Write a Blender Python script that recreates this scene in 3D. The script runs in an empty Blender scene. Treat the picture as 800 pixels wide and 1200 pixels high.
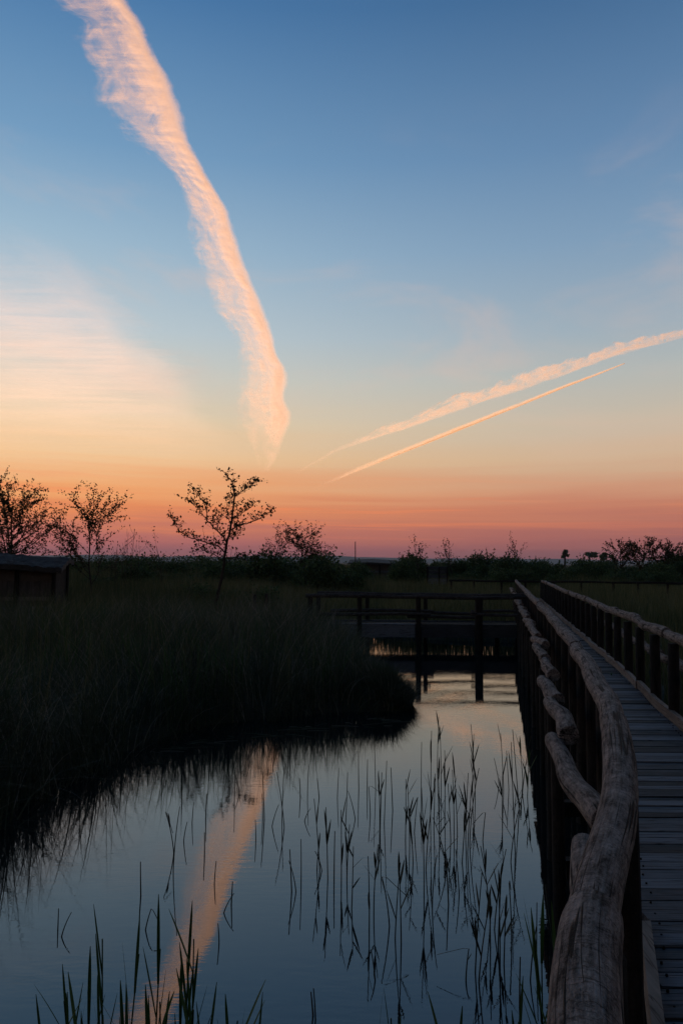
import bpy, math, random
import numpy as np
from mathutils import Vector, Matrix, Quaternion

S = bpy.context.scene
COL = S.collection
rnd = random.Random(7)
NR = np.random.default_rng(11)
R = math.radians

# ------------------------------------------------------------------ camera
F, CX, CY = 870.0, 400.0, 600.0          # the photograph is 800 x 1200
PITCH, ROLL, CZ = math.atan(59 / 870.0), R(0.4), 2.27
CAM_ROT = Matrix.Rotation(R(90) + PITCH, 3, 'X') @ Matrix.Rotation(ROLL, 3, 'Z')


def ray(px, py):
    return CAM_ROT @ Vector(((px - CX) / F, -(py - CY) / F, -1.0))


def at(px, py, z=None, y=None, dist=None):
    """world point on the sight line of a photo pixel, at a height, a depth or a distance"""
    v = ray(px, py)
    if z is not None:
        s = (z - CZ) / v.z
    elif y is not None:
        s = y / v.y
    else:
        s = dist / v.length
    return Vector((0, 0, CZ)) + v * s


cam = bpy.data.cameras.new('camera')
cam.sensor_fit = 'VERTICAL'
cam.sensor_height = 36.0
cam.sensor_width = 24.0
cam.lens = F / 1200.0 * 36.0
cam.clip_start, cam.clip_end = 0.05, 90000
co = bpy.data.objects.new('camera', cam)
COL.objects.link(co)
co.matrix_world = Matrix.Translation((0, 0, CZ)) @ CAM_ROT.to_4x4()
S.camera = co
S.view_settings.view_transform = 'Standard'
S.view_settings.look = 'None'
S.view_settings.exposure = 0
S.view_settings.gamma = 1
S.render.resolution_x, S.render.resolution_y = 682, 1024
S.render.engine = 'CYCLES'
S.cycles.use_denoising = True
S.cycles.max_bounces = 6
S.cycles.diffuse_bounces = 3
S.cycles.glossy_bounces = 3
S.cycles.transparent_max_bounces = 24
S.cycles.volume_bounces = 0
S.cycles.caustics_reflective = False
S.cycles.caustics_refractive = False


def lin(r, g, b):
    f = lambda c: (c / 255 / 12.92) if c / 255 <= 0.04045 else ((c / 255 + 0.055) / 1.055) ** 2.4
    return (f(r), f(g), f(b), 1.0)


# ------------------------------------------------------------------ node helper
class NT:
    def __init__(s, tree):
        s.t = tree

    def n(s, kind, ins=None, **props):
        nd = s.t.nodes.new(kind)
        for k, v in props.items():
            setattr(nd, k, v)
        for k, v in (ins or {}).items():
            s.put(nd.inputs[k], v)
        return nd

    def put(s, sock, v):
        if hasattr(v, 'outputs'):
            v = v.outputs[0]
        if isinstance(v, bpy.types.NodeSocket):
            s.t.links.new(v, sock)
        else:
            sock.default_value = v

    def m(s, op, a, b=0.0, c=0.0, clamp=False):
        nd = s.n('ShaderNodeMath', operation=op, use_clamp=clamp)
        for i, v in enumerate((a, b, c)):
            s.put(nd.inputs[i], v)
        return nd.outputs[0]

    def rng(s, v, a, b, c=0.0, d=1.0, smooth=False):
        nd = s.n('ShaderNodeMapRange', {'Value': v, 'From Min': a, 'From Max': b, 'To Min': c, 'To Max': d})
        nd.interpolation_type = 'SMOOTHSTEP' if smooth else 'LINEAR'
        return nd.outputs[0]

    def ramp(s, v, stops, interp='LINEAR'):
        nd = s.n('ShaderNodeValToRGB', {'Fac': v})
        cr = nd.color_ramp
        cr.interpolation = interp
        while len(cr.elements) < len(stops):
            cr.elements.new(0.5)
        for e, (p, c) in zip(cr.elements, stops):
            e.position = p
            e.color = c if len(c) == 4 else (*c, 1)
        return nd.outputs[0]

    def mix(s, f, a, b, mode='MIX'):
        nd = s.n('ShaderNodeMix', data_type='RGBA', blend_type=mode)
        s.put(nd.inputs[0], f)
        s.put(nd.inputs[6], a)
        s.put(nd.inputs[7], b)
        return nd.outputs[2]

    def noise(s, vec, scale, detail=3.0, rough=0.55, dist=0.0):
        return s.n('ShaderNodeTexNoise', {'Vector': vec, 'Scale': scale, 'Detail': detail, 'Roughness': rough,
                                          'Distortion': dist}).outputs[0]

    def vscale(s, vec, sc):
        return s.n('ShaderNodeMapping', {'Vector': vec, 'Scale': sc}).outputs[0]


def material(name):
    mt = bpy.data.materials.new(name)
    mt.use_nodes = True
    mt.node_tree.nodes.clear()
    t = NT(mt.node_tree)
    out = t.n('ShaderNodeOutputMaterial')
    return mt, t, out


# ------------------------------------------------------------------ materials
def wood_log(name, dark, light, rough=0.85):
    mt, t, out = material(name)
    g = t.n('ShaderNodeAttribute', attribute_name='grain').outputs['Vector']
    fib = t.noise(t.vscale(g, (1, 1, 0.07)), 95, 4, 0.6)
    blot = t.noise(t.vscale(g, (1, 1, 0.45)), 20, 5, 0.68)
    fine = t.noise(t.vscale(g, (1, 1, 0.5)), 150, 3, 0.7)
    crn = t.noise(t.vscale(g, (1, 1, 0.018)), 30, 1, 0.4, 0.0)
    gate = t.noise(t.vscale(g, (1, 1, 0.22)), 11, 2, 0.5)
    wid = t.rng(gate, 0.46, 0.66, 0.0003, 0.045)
    crack = t.rng(t.m('DIVIDE', t.m('ABSOLUTE', t.m('SUBTRACT', crn, 0.5)), wid), 0.5, 1.2)
    rid = t.noise(t.vscale(g, (0.3, 0.3, 1)), 26, 4, 0.65, 0.8)     # short cross cracks
    cross = t.rng(t.m('ABSOLUTE', t.m('SUBTRACT', rid, 0.5)), 0.002, 0.014, 0.35, 1.0)
    v = t.m('ADD', t.m('MULTIPLY', fib, 0.38), t.m('ADD', t.m('MULTIPLY', blot, 0.5), t.m('MULTIPLY', fine, 0.22)))
    c = t.ramp(v, [(0.43, dark), (0.545, tuple((a + b) / 2.2 for a, b in zip(dark, light))), (0.68, light)])
    c = t.mix(t.m('MULTIPLY', crack, cross), tuple(x * 0.12 for x in dark) + (1,), c)
    hgt = t.m('ADD', t.m('MULTIPLY', crack, 0.9), t.m('ADD', t.m('MULTIPLY', fib, 0.45), t.m('MULTIPLY', cross, 0.25)))
    hgt = t.m('ADD', hgt, t.m('MULTIPLY', blot, 1.1))
    hgt = t.m('ADD', hgt, t.m('MULTIPLY', fine, 0.4))
    bp = t.n('ShaderNodeBump', {'Strength': 1.0, 'Distance': 0.014, 'Height': hgt})
    b = t.n('ShaderNodeBsdfPrincipled', {'Base Color': c, 'Roughness': rough, 'Normal': bp.outputs[0]})
    b.inputs['Specular IOR Level'].default_value = 0.25
    t.put(out.inputs['Surface'], b)
    return mt


def wood_plank(name, dark, light, axis_scale):
    """sawn boards; every board carries its own random tone in the attribute 'tone'"""
    mt, t, out = material(name)
    g = t.n('ShaderNodeAttribute', attribute_name='grain').outputs['Vector']
    tone = t.n('ShaderNodeAttribute', attribute_name='tone').outputs['Fac']
    fib = t.noise(t.vscale(g, axis_scale), 60, 5, 0.62)
    blot = t.noise(g, 3.2, 6, 0.68)
    line = t.noise(t.vscale(g, axis_scale), 26, 2, 0.5)
    v = t.m('ADD', t.m('MULTIPLY', fib, 0.5), t.m('MULTIPLY', blot, 0.5))
    v = t.m('ADD', v, t.m('MULTIPLY', t.m('SUBTRACT', tone, 0.5), 0.62))
    c = t.ramp(v, [(0.28, dark), (0.72, light)])
    cr = t.rng(t.m('ABSOLUTE', t.m('SUBTRACT', line, 0.5)), 0.004, 0.03, 0.25, 1.0)
    c = t.mix(cr, tuple(x * 0.25 for x in dark) + (1,), c)
    bp = t.n('ShaderNodeBump', {'Strength': 0.8, 'Distance': 0.006,
                                'Height': t.m('ADD', t.m('MULTIPLY', cr, 0.7), fib)})
    b = t.n('ShaderNodeBsdfPrincipled', {'Base Color': c, 'Roughness': 0.7, 'Normal': bp.outputs[0]})
    b.inputs['Specular IOR Level'].default_value = 0.3
    t.put(out.inputs['Surface'], b)
    return mt


def leafy(name, cols, rough=0.6, trans=0.25):
    """foliage: tone per leaf in the attribute 'tone'"""
    mt, t, out = material(name)
    tone = t.n('ShaderNodeAttribute', attribute_name='tone').outputs['Fac']
    c = t.ramp(tone, [(i / (len(cols) - 1), k) for i, k in enumerate(cols)])
    b = t.n('ShaderNodeBsdfPrincipled', {'Base Color': c, 'Roughness': rough})
    b.inputs['Specular IOR Level'].default_value = 0.2
    tr = t.n('ShaderNodeBsdfTranslucent', {'Color': c})
    mx = t.n('ShaderNodeMixShader', {0: trans, 1: b.outputs[0], 2: tr.outputs[0]})
    t.put(out.inputs['Surface'], mx)
    return mt


M = {}
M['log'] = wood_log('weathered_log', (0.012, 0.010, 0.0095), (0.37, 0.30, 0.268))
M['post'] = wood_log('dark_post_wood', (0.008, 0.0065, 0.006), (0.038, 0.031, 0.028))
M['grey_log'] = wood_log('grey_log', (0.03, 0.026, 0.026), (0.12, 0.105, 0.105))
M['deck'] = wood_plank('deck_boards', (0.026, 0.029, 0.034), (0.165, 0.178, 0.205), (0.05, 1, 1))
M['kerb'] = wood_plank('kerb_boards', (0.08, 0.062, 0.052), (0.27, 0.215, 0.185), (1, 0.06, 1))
M['beam'] = wood_plank('beam_boards', (0.045, 0.05, 0.062), (0.17, 0.183, 0.22), (0.06, 1, 1))
M['bark'] = wood_log('tree_bark', (0.02, 0.016, 0.013), (0.085, 0.066, 0.052))
M['leaf'] = leafy('tree_leaves', [(0.03, 0.024, 0.01), (0.045, 0.045, 0.016), (0.06, 0.065, 0.022)])
M['shrub'] = leafy('shrub_leaves', [(0.026, 0.05, 0.02), (0.06, 0.105, 0.04), (0.11, 0.16, 0.06)])
M['grass'] = leafy('sedge_blades', [(0.028, 0.045, 0.024), (0.07, 0.085, 0.048), (0.34, 0.29, 0.24)], 0.55, 0.2)
M['marsh'] = leafy('marsh_blades', [(0.04, 0.062, 0.024), (0.095, 0.105, 0.045), (0.20, 0.175, 0.085)], 0.6, 0.25)
M['reed'] = leafy('reed_stems', [(0.028, 0.032, 0.02), (0.045, 0.045, 0.028), (0.08, 0.065, 0.04)], 0.5, 0.1)
M['shoot'] = leafy('green_reed', [(0.02, 0.045, 0.015), (0.035, 0.085, 0.025), (0.06, 0.11, 0.035)], 0.45, 0.3)


def mat_thatch():
    mt, t, out = material('reed_thatch')
    tc = t.n('ShaderNodeTexCoord').outputs['Object']
    f = t.noise(t.vscale(tc, (1, 0.12, 0.3)), 45, 4, 0.65)
    g = t.noise(tc, 3.5, 3, 0.6)
    c = t.ramp(t.m('ADD', t.m('MULTIPLY', f, 0.6), t.m('MULTIPLY', g, 0.4)),
               [(0.32, (0.016, 0.015, 0.016)), (0.7, (0.085, 0.078, 0.08))])
    bp = t.n('ShaderNodeBump', {'Strength': 0.8, 'Distance': 0.03, 'Height': f})
    b = t.n('ShaderNodeBsdfPrincipled', {'Base Color': c, 'Roughness': 0.9, 'Normal': bp.outputs[0]})
    t.put(out.inputs['Surface'], b)
    return mt


def mat_reedpanel():
    mt, t, out = material('reed_panel')
    tc = t.n('ShaderNodeTexCoord').outputs['Object']
    f = t.noise(t.vscale(tc, (1, 1, 0.03)), 38, 3, 0.7)
    g = t.noise(t.vscale(tc, (1, 1, 0.4)), 5, 3, 0.6)
    c = t.ramp(t.m('ADD', t.m('MULTIPLY', f, 0.65), t.m('MULTIPLY', g, 0.35)),
               [(0.3, (0.022, 0.019, 0.019)), (0.68, (0.13, 0.105, 0.095))])
    bp = t.n('ShaderNodeBump', {'Strength': 0.8, 'Distance': 0.02, 'Height': f})
    b = t.n('ShaderNodeBsdfPrincipled', {'Base Color': c, 'Roughness': 0.9, 'Normal': bp.outputs[0]})
    t.put(out.inputs['Surface'], b)
    return mt


def mat_ground():
    mt, t, out = material('marsh_soil')
    tc = t.n('ShaderNodeTexCoord').outputs['Object']
    a = t.noise(tc, 0.9, 5, 0.6)
    b_ = t.noise(tc, 14, 4, 0.6)
    far = t.noise(tc, 0.02, 4, 0.6)
    c = t.ramp(t.m('ADD', t.m('MULTIPLY', a, 0.5), t.m('MULTIPLY', b_, 0.5)),
               [(0.3, (0.012, 0.011, 0.008)), (0.7, (0.045, 0.042, 0.025))])
    c = t.mix(t.rng(far, 0.35, 0.65, 0, 0.6), c, (0.03, 0.042, 0.016, 1))
    bp = t.n('ShaderNodeBump', {'Strength': 0.7, 'Distance': 0.05, 'Height': b_})
    b = t.n('ShaderNodeBsdfPrincipled', {'Base Color': c, 'Roughness': 0.9, 'Normal': bp.outputs[0]})
    t.put(out.inputs['Surface'], b)
    return mt


def mat_water():
    mt, t, out = material('still_water')
    tc = t.n('ShaderNodeTexCoord').outputs['Object']
    r1 = t.noise(t.vscale(tc, (1.0, 3.4, 1)), 5.0, 3, 0.55, 0.4)
    r2 = t.noise(t.vscale(tc, (1.0, 2.6, 1)), 22.0, 2, 0.5)
    r3 = t.noise(tc, 0.7, 2, 0.5)
    h = t.m('ADD', t.m('MULTIPLY', r1, 1.0), t.m('ADD', t.m('MULTIPLY', r2, 0.16), t.m('MULTIPLY', r3, 2.0)))
    bp = t.n('ShaderNodeBump', {'Strength': t.rng(t.noise(t.vscale(tc, (0.5, 1.2, 1)), 1.0, 3, 0.5), 0.35, 0.68, 0.03, 0.11), 'Distance': 0.008, 'Height': h})
    b = t.n('ShaderNodeBsdfPrincipled', {'Base Color': (0.008, 0.011, 0.012, 1), 'Roughness': 0.004,
                                         'IOR': 1.9, 'Normal': bp.outputs[0]})
    t.put(out.inputs['Surface'], b)
    return mt


def mat_hills():
    mt, t, out = material('wooded_hills')
    tc = t.n('ShaderNodeTexCoord').outputs['Object']
    a = t.noise(tc, 0.02, 5, 0.65)
    c = t.ramp(a, [(0.35, (0.03, 0.045, 0.025)), (0.65, (0.075, 0.09, 0.055))])
    b = t.n('ShaderNodeBsdfPrincipled', {'Base Color': c, 'Roughness': 0.9})
    t.put(out.inputs['Surface'], b)
    return mt


M['thatch'], M['panel'] = mat_thatch(), mat_reedpanel()
M['ground'], M['water'], M['hills'] = mat_ground(), mat_water(), mat_hills()


# ------------------------------------------------------------------ objects
def tag(o, label=None, cat=None, group=None, kind=None):
    for k, v in (('label', label), ('category', cat), ('group', group), ('kind', kind)):
        if v:
            o[k] = v
    return o


def empty(name, loc, rz=0.0):
    o = bpy.data.objects.new(name, None)
    COL.objects.link(o)
    o.location = loc
    o.rotation_euler = (0, 0, rz)
    o.empty_display_size = 0.1
    return o


class MB:
    """collects shapes and links them as ONE mesh object"""

    def __init__(s):
        s.v, s.f, s.grain, s.tone, s.nv = [], [], [], [], 0

    def add(s, v, f, grain=None, tone=0.5):
        v = np.asarray(v, float).reshape(-1, 3)
        s.v.append(v)
        s.f += [tuple(i + s.nv for i in q) for q in f]
        s.grain.append(v.copy() if grain is None else np.asarray(grain, float))
        s.tone.append(np.broadcast_to(np.asarray(tone, float), (len(v),)))
        s.nv += len(v)

    def box(s, c, size, ax=None, tone=0.5, jit=0.0):
        c = np.array(c, float)
        A = np.eye(3) if ax is None else np.array(ax, float)
        h = np.array(size, float) / 2
        b = min(h) * 0.16
        vs, gr = [], []
        for sz in (-1, 1):
            for (sx, sy) in ((-1, -1), (1, -1), (1, 1), (-1, 1)):
                for k in range(1):
                    p = np.array([sx, sy, sz]) * h
                    p = p + (NR.random(3) - 0.5) * jit
                    vs.append(c + p @ A)
                    gr.append(p)
        off = NR.random(3) * 40
        s.add(vs, [(0, 3, 2, 1), (4, 5, 6, 7), (0, 1, 5, 4), (1, 2, 6, 5), (2, 3, 7, 6), (3, 0, 4, 7)],
              np.array(gr) + off, tone)

    def tube(s, pts, rad, n=8, cap=True, seed=0, knob=0.0, tone=0.5, ovality=0.0):
        """tapered tube along points, radii per point, noise in the outline"""
        P = np.array([tuple(p) for p in pts], float)
        rad = np.broadcast_to(np.asarray(rad, float), (len(P),))
        T = np.gradient(P, axis=0)
        T /= np.linalg.norm(T, axis=1)[:, None] + 1e-12
        ref = np.array([0, 0, 1.0]) if abs(T[0][2]) < 0.9 else np.array([1.0, 0, 0])
        rg = np.random.default_rng(seed)
        ph = rg.random(8) * 6.28
        L = np.concatenate([[0], np.cumsum(np.linalg.norm(np.diff(P, axis=0), axis=1))])
        th = np.linspace(0, 2 * math.pi, n, endpoint=False)
        off = rg.random(3) * 60
        V, G = [], []
        for i in range(len(P)):
            a = np.cross(T[i], ref)
            a /= np.linalg.norm(a) + 1e-12
            b = np.cross(a, T[i])
            r = rad[i]
            if knob:
                k = (np.sin(2 * th + ph[0] + L[i] * 1.9) * 0.5 + np.sin(3 * th + ph[1] - L[i] * 4.1) * 0.35
                     + np.sin(L[i] * 7.3 + ph[2]) * 0.5 + np.sin(L[i] * 15.7 + th + ph[3]) * 0.4
                     + np.sin(L[i] * 29 + 2 * th + ph[4]) * 0.22)
                rr = r * (1 + knob * k)
            else:
                rr = np.full(n, r)
            V.append(P[i] + np.outer(np.cos(th) * rr, a) + np.outer(np.sin(th) * rr * (1 - ovality), b))
            G.append(np.stack([np.cos(th) * r, np.sin(th) * r, np.full(n, L[i])], 1) + off)
        V, G = np.concatenate(V), np.concatenate(G)
        f = []
        for i in range(len(P) - 1):
            for j in range(n):
                k = (j + 1) % n
                f.append((i * n + j, i * n + k, (i + 1) * n + k, (i + 1) * n + j))
        if cap:
            e = (len(P) - 1) * n
            f.append(tuple(range(n - 1, -1, -1)))
            f.append(tuple(e + j for j in range(n)))
        s.add(V, f, G, tone)

    def build(s, name, mat, parent=None, origin=None, smooth=True):
        V = np.concatenate(s.v)
        if origin is not None:
            V = V - np.array(origin, float)
        me = bpy.data.meshes.new(name)
        me.from_pydata(V.tolist(), [], s.f)
        a = me.attributes.new('grain', 'FLOAT_VECTOR', 'POINT')
        a.data.foreach_set('vector', np.concatenate(s.grain).astype(np.float32).ravel())
        a = me.attributes.new('tone', 'FLOAT', 'POINT')
        a.data.foreach_set('value', np.concatenate(s.tone).astype(np.float32))
        if smooth:
            me.polygons.foreach_set('use_smooth', [True] * len(me.polygons))
            try:
                me.set_sharp_from_angle(angle=R(50))
            except Exception:
                pass
        me.materials.append(mat)
        me.update()
        o = bpy.data.objects.new(name, me)
        COL.objects.link(o)
        if parent:
            o.parent = parent
        return o


def quads_object(name, V, tone, mat, parent=None, k=4):
    """a mesh of separate k-gons from an (n*k,3) array"""
    n = len(V) // k
    me = bpy.data.meshes.new(name)
    me.vertices.add(n * k)
    me.vertices.foreach_set('co', V.astype(np.float32).ravel())
    me.loops.add(n * k)
    me.loops.foreach_set('vertex_index', np.arange(n * k, dtype=np.int32))
    me.polygons.add(n)
    me.polygons.foreach_set('loop_start', np.arange(0, n * k, k, dtype=np.int32))
    me.polygons.foreach_set('loop_total', np.full(n, k, dtype=np.int32))
    me.update(calc_edges=True)
    a = me.attributes.new('tone', 'FLOAT', 'POINT')
    a.data.foreach_set('value', np.repeat(tone, k).astype(np.float32))
    me.materials.append(mat)
    o = bpy.data.objects.new(name, me)
    COL.objects.link(o)
    if parent:
        o.parent = parent
    return o


def leaf_cards(P, size, rg, elong=1.5):
    """diamond leaves at points P"""
    n = len(P)
    d = rg.normal(size=(n, 3))
    d /= np.linalg.norm(d, axis=1)[:, None]
    e = rg.normal(size=(n, 3))
    e -= d * (d * e).sum(1)[:, None]
    e /= np.linalg.norm(e, axis=1)[:, None]
    sz = size * (0.55 + rg.random(n) * 0.9)
    d = d * (sz * elong / 2)[:, None]
    e = e * (sz / 2)[:, None]
    c = np.cross(d, e)
    c = c / (np.linalg.norm(c, axis=1)[:, None] + 1e-9) * (sz * 0.12)[:, None]
    V = np.stack([P - d, P + e + c, P + d, P - e + c], 1)
    return V.reshape(-1, 3)


def copy_thing(src, loc, rz, sc=1.0, label=None, tilt=(0, 0)):
    r = src.copy()
    COL.objects.link(r)
    r.location = loc
    r.rotation_euler = (tilt[0], tilt[1], rz)
    r.scale = (sc, sc, sc) if not isinstance(sc, tuple) else sc
    if label:
        r['label'] = label
    for ch in list(src.children):
        c = ch.copy()
        COL.objects.link(c)
        c.parent = r
        for g in list(ch.children):
            d = g.copy()
            COL.objects.link(d)
            d.parent = c
    return r


# ------------------------------------------------------------------ the layout in metres
ZDECK = 0.62
RAILX = np.array([-0.62, -0.30, 0.0, 0.44, 0.545, 0.765, 1.10, 1.365, 1.735, 2.235, 3.28, 5.28, 8.10])
RAILY = np.array([-2.2, -1.0, 0.0, 1.37, 1.69, 2.12, 2.98, 3.77, 5.07, 7.08, 11.8, 21.3, 34.6])


_yy = np.arange(-2.6, 36, 0.05)
_xx = np.convolve(np.pad(np.interp(_yy, RAILY, RAILX), 14, mode='reflect', reflect_type='odd'), np.hanning(29) / np.hanning(29).sum(), 'valid')


def LX(y):
    return np.interp(y, _yy, _xx)


CH = [(-5.5, -8), (-3.7, 2), (-3.15, 5), (-2.98, 6.7), (-2.78, 7.6), (-2.42, 9.0), (-1.85, 10.3), (-0.9, 10.9),
      (0.1, 11.3), (0.85, 11.3), (1.22, 11.8), (1.1, 13.0), (0.8, 15.2), (0.55, 17.4), (0.35, 20), (0.35, 22.3), (1.0, 23.6),
      (1.7, 23.2), (2.6, 22.0), (4.2, 21.5)]
CH += [(float(LX(y)) + 0.5, y) for y in (20.9, 16, 11.8, 7.1, 5, 3.8, 2.1, 0.4)] + [(-0.2, -8)]
CH = np.array(CH, float)


def sdf(x, y):
    """signed distance to the channel outline, negative in the water"""
    p = np.stack([x, y], -1)
    best = np.full(x.shape, 1e9)
    inside = np.zeros(x.shape, bool)
    for i in range(len(CH)):
        a, b = CH[i], CH[(i + 1) % len(CH)]
        ab = b - a
        t = np.clip(((p - a) @ ab) / (ab @ ab), 0, 1)
        d = np.linalg.norm(p - a - t[..., None] * ab, axis=-1)
        best = np.minimum(best, d)
        c = ((a[1] > y) != (b[1] > y)) & (x < (b[0] - a[0]) * (y - a[1]) / (b[1] - a[1] + 1e-12) + a[0])
        inside ^= c
    return np.where(inside, -best, best)


def vnoise(x, y, sc, seed=0):
    """smooth value noise 0..1"""
    rg = np.random.default_rng(seed)
    tab = rg.random((64, 64))
    u, v = x / sc + 500.3, y / sc + 500.7
    i, j = np.floor(u).astype(int), np.floor(v).astype(int)
    fu, fv = u - i, v - j
    fu, fv = fu * fu * (3 - 2 * fu), fv * fv * (3 - 2 * fv)
    g = lambda a, b: tab[a % 64, b % 64]
    return (g(i, j) * (1 - fu) + g(i + 1, j) * fu) * (1 - fv) + (g(i, j + 1) * (1 - fu) + g(i + 1, j + 1) * fu) * fv


def ground_z(x, y):
    d = sdf(x, y)
    t = np.clip((d + 0.35) / 0.7, 0, 1)
    t = t * t * (3 - 2 * t)
    z = -0.55 + t * 0.68
    z = z + np.clip(d, 0, 1.5) / 1.5 * (vnoise(x, y, 1.1, 3) - 0.3) * 0.22
    return z


# ------------------------------------------------------------------ ground, water, hills
def axis(lo, hi, step, far):
    a = list(np.arange(lo, hi + 1e-6, step))
    s, e = step, a[-1]
    up = []
    while e < far:
        s *= 1.35
        e += s
        up.append(e)
    s, e = step, a[0]
    dn = []
    while e > -far:
        s *= 1.35
        e -= s
        dn.append(e)
    return np.array(dn[::-1] + a + up)


gx, gy = axis(-14, 14, 0.28, 12000), axis(-6, 32, 0.28, 12000)
GX, GY = np.meshgrid(gx, gy)
GZ = ground_z(GX, GY)
nx, ny = len(gx), len(gy)
me = bpy.data.meshes.new('ground')
idx = np.arange(nx * ny).reshape(ny, nx)
fc = np.stack([idx[:-1, :-1], idx[:-1, 1:], idx[1:, 1:], idx[1:, :-1]], -1).reshape(-1, 4)
me.from_pydata(np.stack([GX, GY, GZ], -1).reshape(-1, 3).tolist(), [], fc.tolist())
me.polygons.foreach_set('use_smooth', [True] * len(me.polygons))
me.materials.append(M['ground'])
o = bpy.data.objects.new('ground', me)
COL.objects.link(o)
tag(o, kind='structure')

me = bpy.data.meshes.new('water')
me.from_pydata([(-12, -8, 0), (12, -8, 0), (12, 30, 0), (-12, 30, 0)], [], [(0, 1, 2, 3)])
me.materials.append(M['water'])
o = bpy.data.objects.new('water', me)
COL.objects.link(o)
tag(o, kind='structure')

hx = np.linspace(-7800, 7800, 240)
prof = 0.8 * (22 + 46 * vnoise(hx, hx * 0, 1100, 5) + 22 * vnoise(hx, hx * 0, 330, 6) + 7 * vnoise(hx, hx * 0, 90, 8))
rows = [(6600, 0.0), (6900, 0.55), (7200, 1.0), (7600, 0.6), (8200, 0.0)]
V = [(x, y + 250 * math.sin(x / 900), 1 + h * f) for (y, f) in rows for x, h in zip(hx, prof)]
n = len(hx)
Fq = [(r * n + i, r * n + i + 1, (r + 1) * n + i + 1, (r + 1) * n + i) for r in range(len(rows) - 1) for i in range(n - 1)]
me = bpy.data.meshes.new('hills')
me.from_pydata(V, [], Fq)
me.polygons.foreach_set('use_smooth', [True] * len(me.polygons))
me.materials.append(M['hills'])
o = bpy.data.objects.new('hills', me)
COL.objects.link(o)
tag(o, kind='structure')

# ------------------------------------------------------------------ the long boardwalk
bw = empty('boardwalk', (1.5, 0, ZDECK))
tag(bw, 'long plank boardwalk with knobbly log handrails running away on the right', 'boardwalk')
BO = (1.5, 0, ZDECK)


def log_path(fx, y0, y1, z, seed, n=14, wob=0.02, kink=0.0):
    rg = np.random.default_rng(seed)
    ph = rg.random(4) * 6.28
    ys = np.linspace(y0, y1, n)
    out = []
    sx, sz = (rg.random() - 0.5) * kink, (rg.random() - 0.5) * kink * 0.5
    for i, y in enumerate(ys):
        t = i / (n - 1)
        w = math.sin(t * 5.1 + ph[0]) * wob + math.sin(t * 9.7 + ph[1]) * wob * 0.5
        wz = math.sin(t * 4.3 + ph[2]) * wob + math.sin(t * 10.7 + ph[3]) * wob * 0.4
        out.append((float(fx(y)) + w + sx * (t - 0.5), y, z + wz + sz * (t - 0.5)))
    return out


def rounded(r0, r1, n):
    r = np.linspace(r0, r1, n)
    r[0] *= 0.9
    r[-1] *= 0.94
    return r


# deck boards, laid square to the picture and cut along the curve
mb = MB()
y = -2.0
while y < 34.2:
    w = 0.085 + rnd.random() * 0.055
    xl, xr = float(LX(y + w / 2)) + 0.105, float(LX(y + w / 2)) + 1.10
    xl += (rnd.random() - 0.5) * 0.008 + (0.03 if y < 3.6 else 0)
    mb.box(((xl + xr) / 2, y + w / 2, ZDECK - 0.02 + (rnd.random() - 0.5) * 0.011), (xr - xl, w - 0.006 - 0.009 * rnd.random(), 0.04),
           tone=rnd.random(), jit=0.004)
    y += w
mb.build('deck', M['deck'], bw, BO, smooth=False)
nb = MB()
yq = 1.8
while yq < 14:
    for dx in (0.18, 1.02):
        for _ in range(1):
            xn, yn = float(LX(yq)) + dx + (rnd.random() - 0.5) * 0.03, yq + (rnd.random() - 0.5) * 0.02
            nb.tube([(xn, yn, ZDECK - 0.004), (xn, yn, ZDECK + 0.0075)], [0.006, 0.005], 6)
    yq += 0.108
nb.build('nail_heads', M['post'], bw, BO)['kind'] = 'stuff'


def strip(fx, y0, y1, zc, wd, ht, step=0.45, wob=0.012, tone=None, seed=1):
    """a board following a curve, one mesh"""
    rg = np.random.default_rng(seed)
    m = MB()
    ys = np.arange(y0, y1 + step * 0.5, step)
    off = rg.random(3) * 30
    V, G = [], []
    ph = rg.random(3) * 6.28
    for yy in ys:
        x = float(fx(yy)) + math.sin(yy * 1.7 + ph[0]) * wob + math.sin(yy * 4.1 + ph[1]) * wob * 0.4
        dz = math.sin(yy * 2.3 + ph[2]) * wob * 0.5
        for (a, b) in ((-1, -1), (1, -1), (1, 1), (-1, 1)):
            V.append((x + a * wd / 2, yy, zc + dz + b * ht / 2))
            G.append((a * wd / 2, yy, b * ht / 2))
    f = []
    for i in range(len(ys) - 1):
        for j in range(4):
            k = (j + 1) % 4
            f.append((i * 4 + j, i * 4 + k, (i + 1) * 4 + k, (i + 1) * 4 + j))
    e = (len(ys) - 1) * 4
    f += [(3, 2, 1, 0), (e, e + 1, e + 2, e + 3)]
    m.add(V, f, np.array(G) + off, 0.5 if tone is None else tone)
    return m


# kerb boards along the right edge, end to end
yy = -1.6
k = 0
while yy < 33.8:
    ln = min(2.9, 34.0 - yy)
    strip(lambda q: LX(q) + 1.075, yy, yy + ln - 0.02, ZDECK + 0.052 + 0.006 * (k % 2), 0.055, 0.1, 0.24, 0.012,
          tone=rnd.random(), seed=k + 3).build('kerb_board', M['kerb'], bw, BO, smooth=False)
    yy += ln
    k += 1
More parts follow.
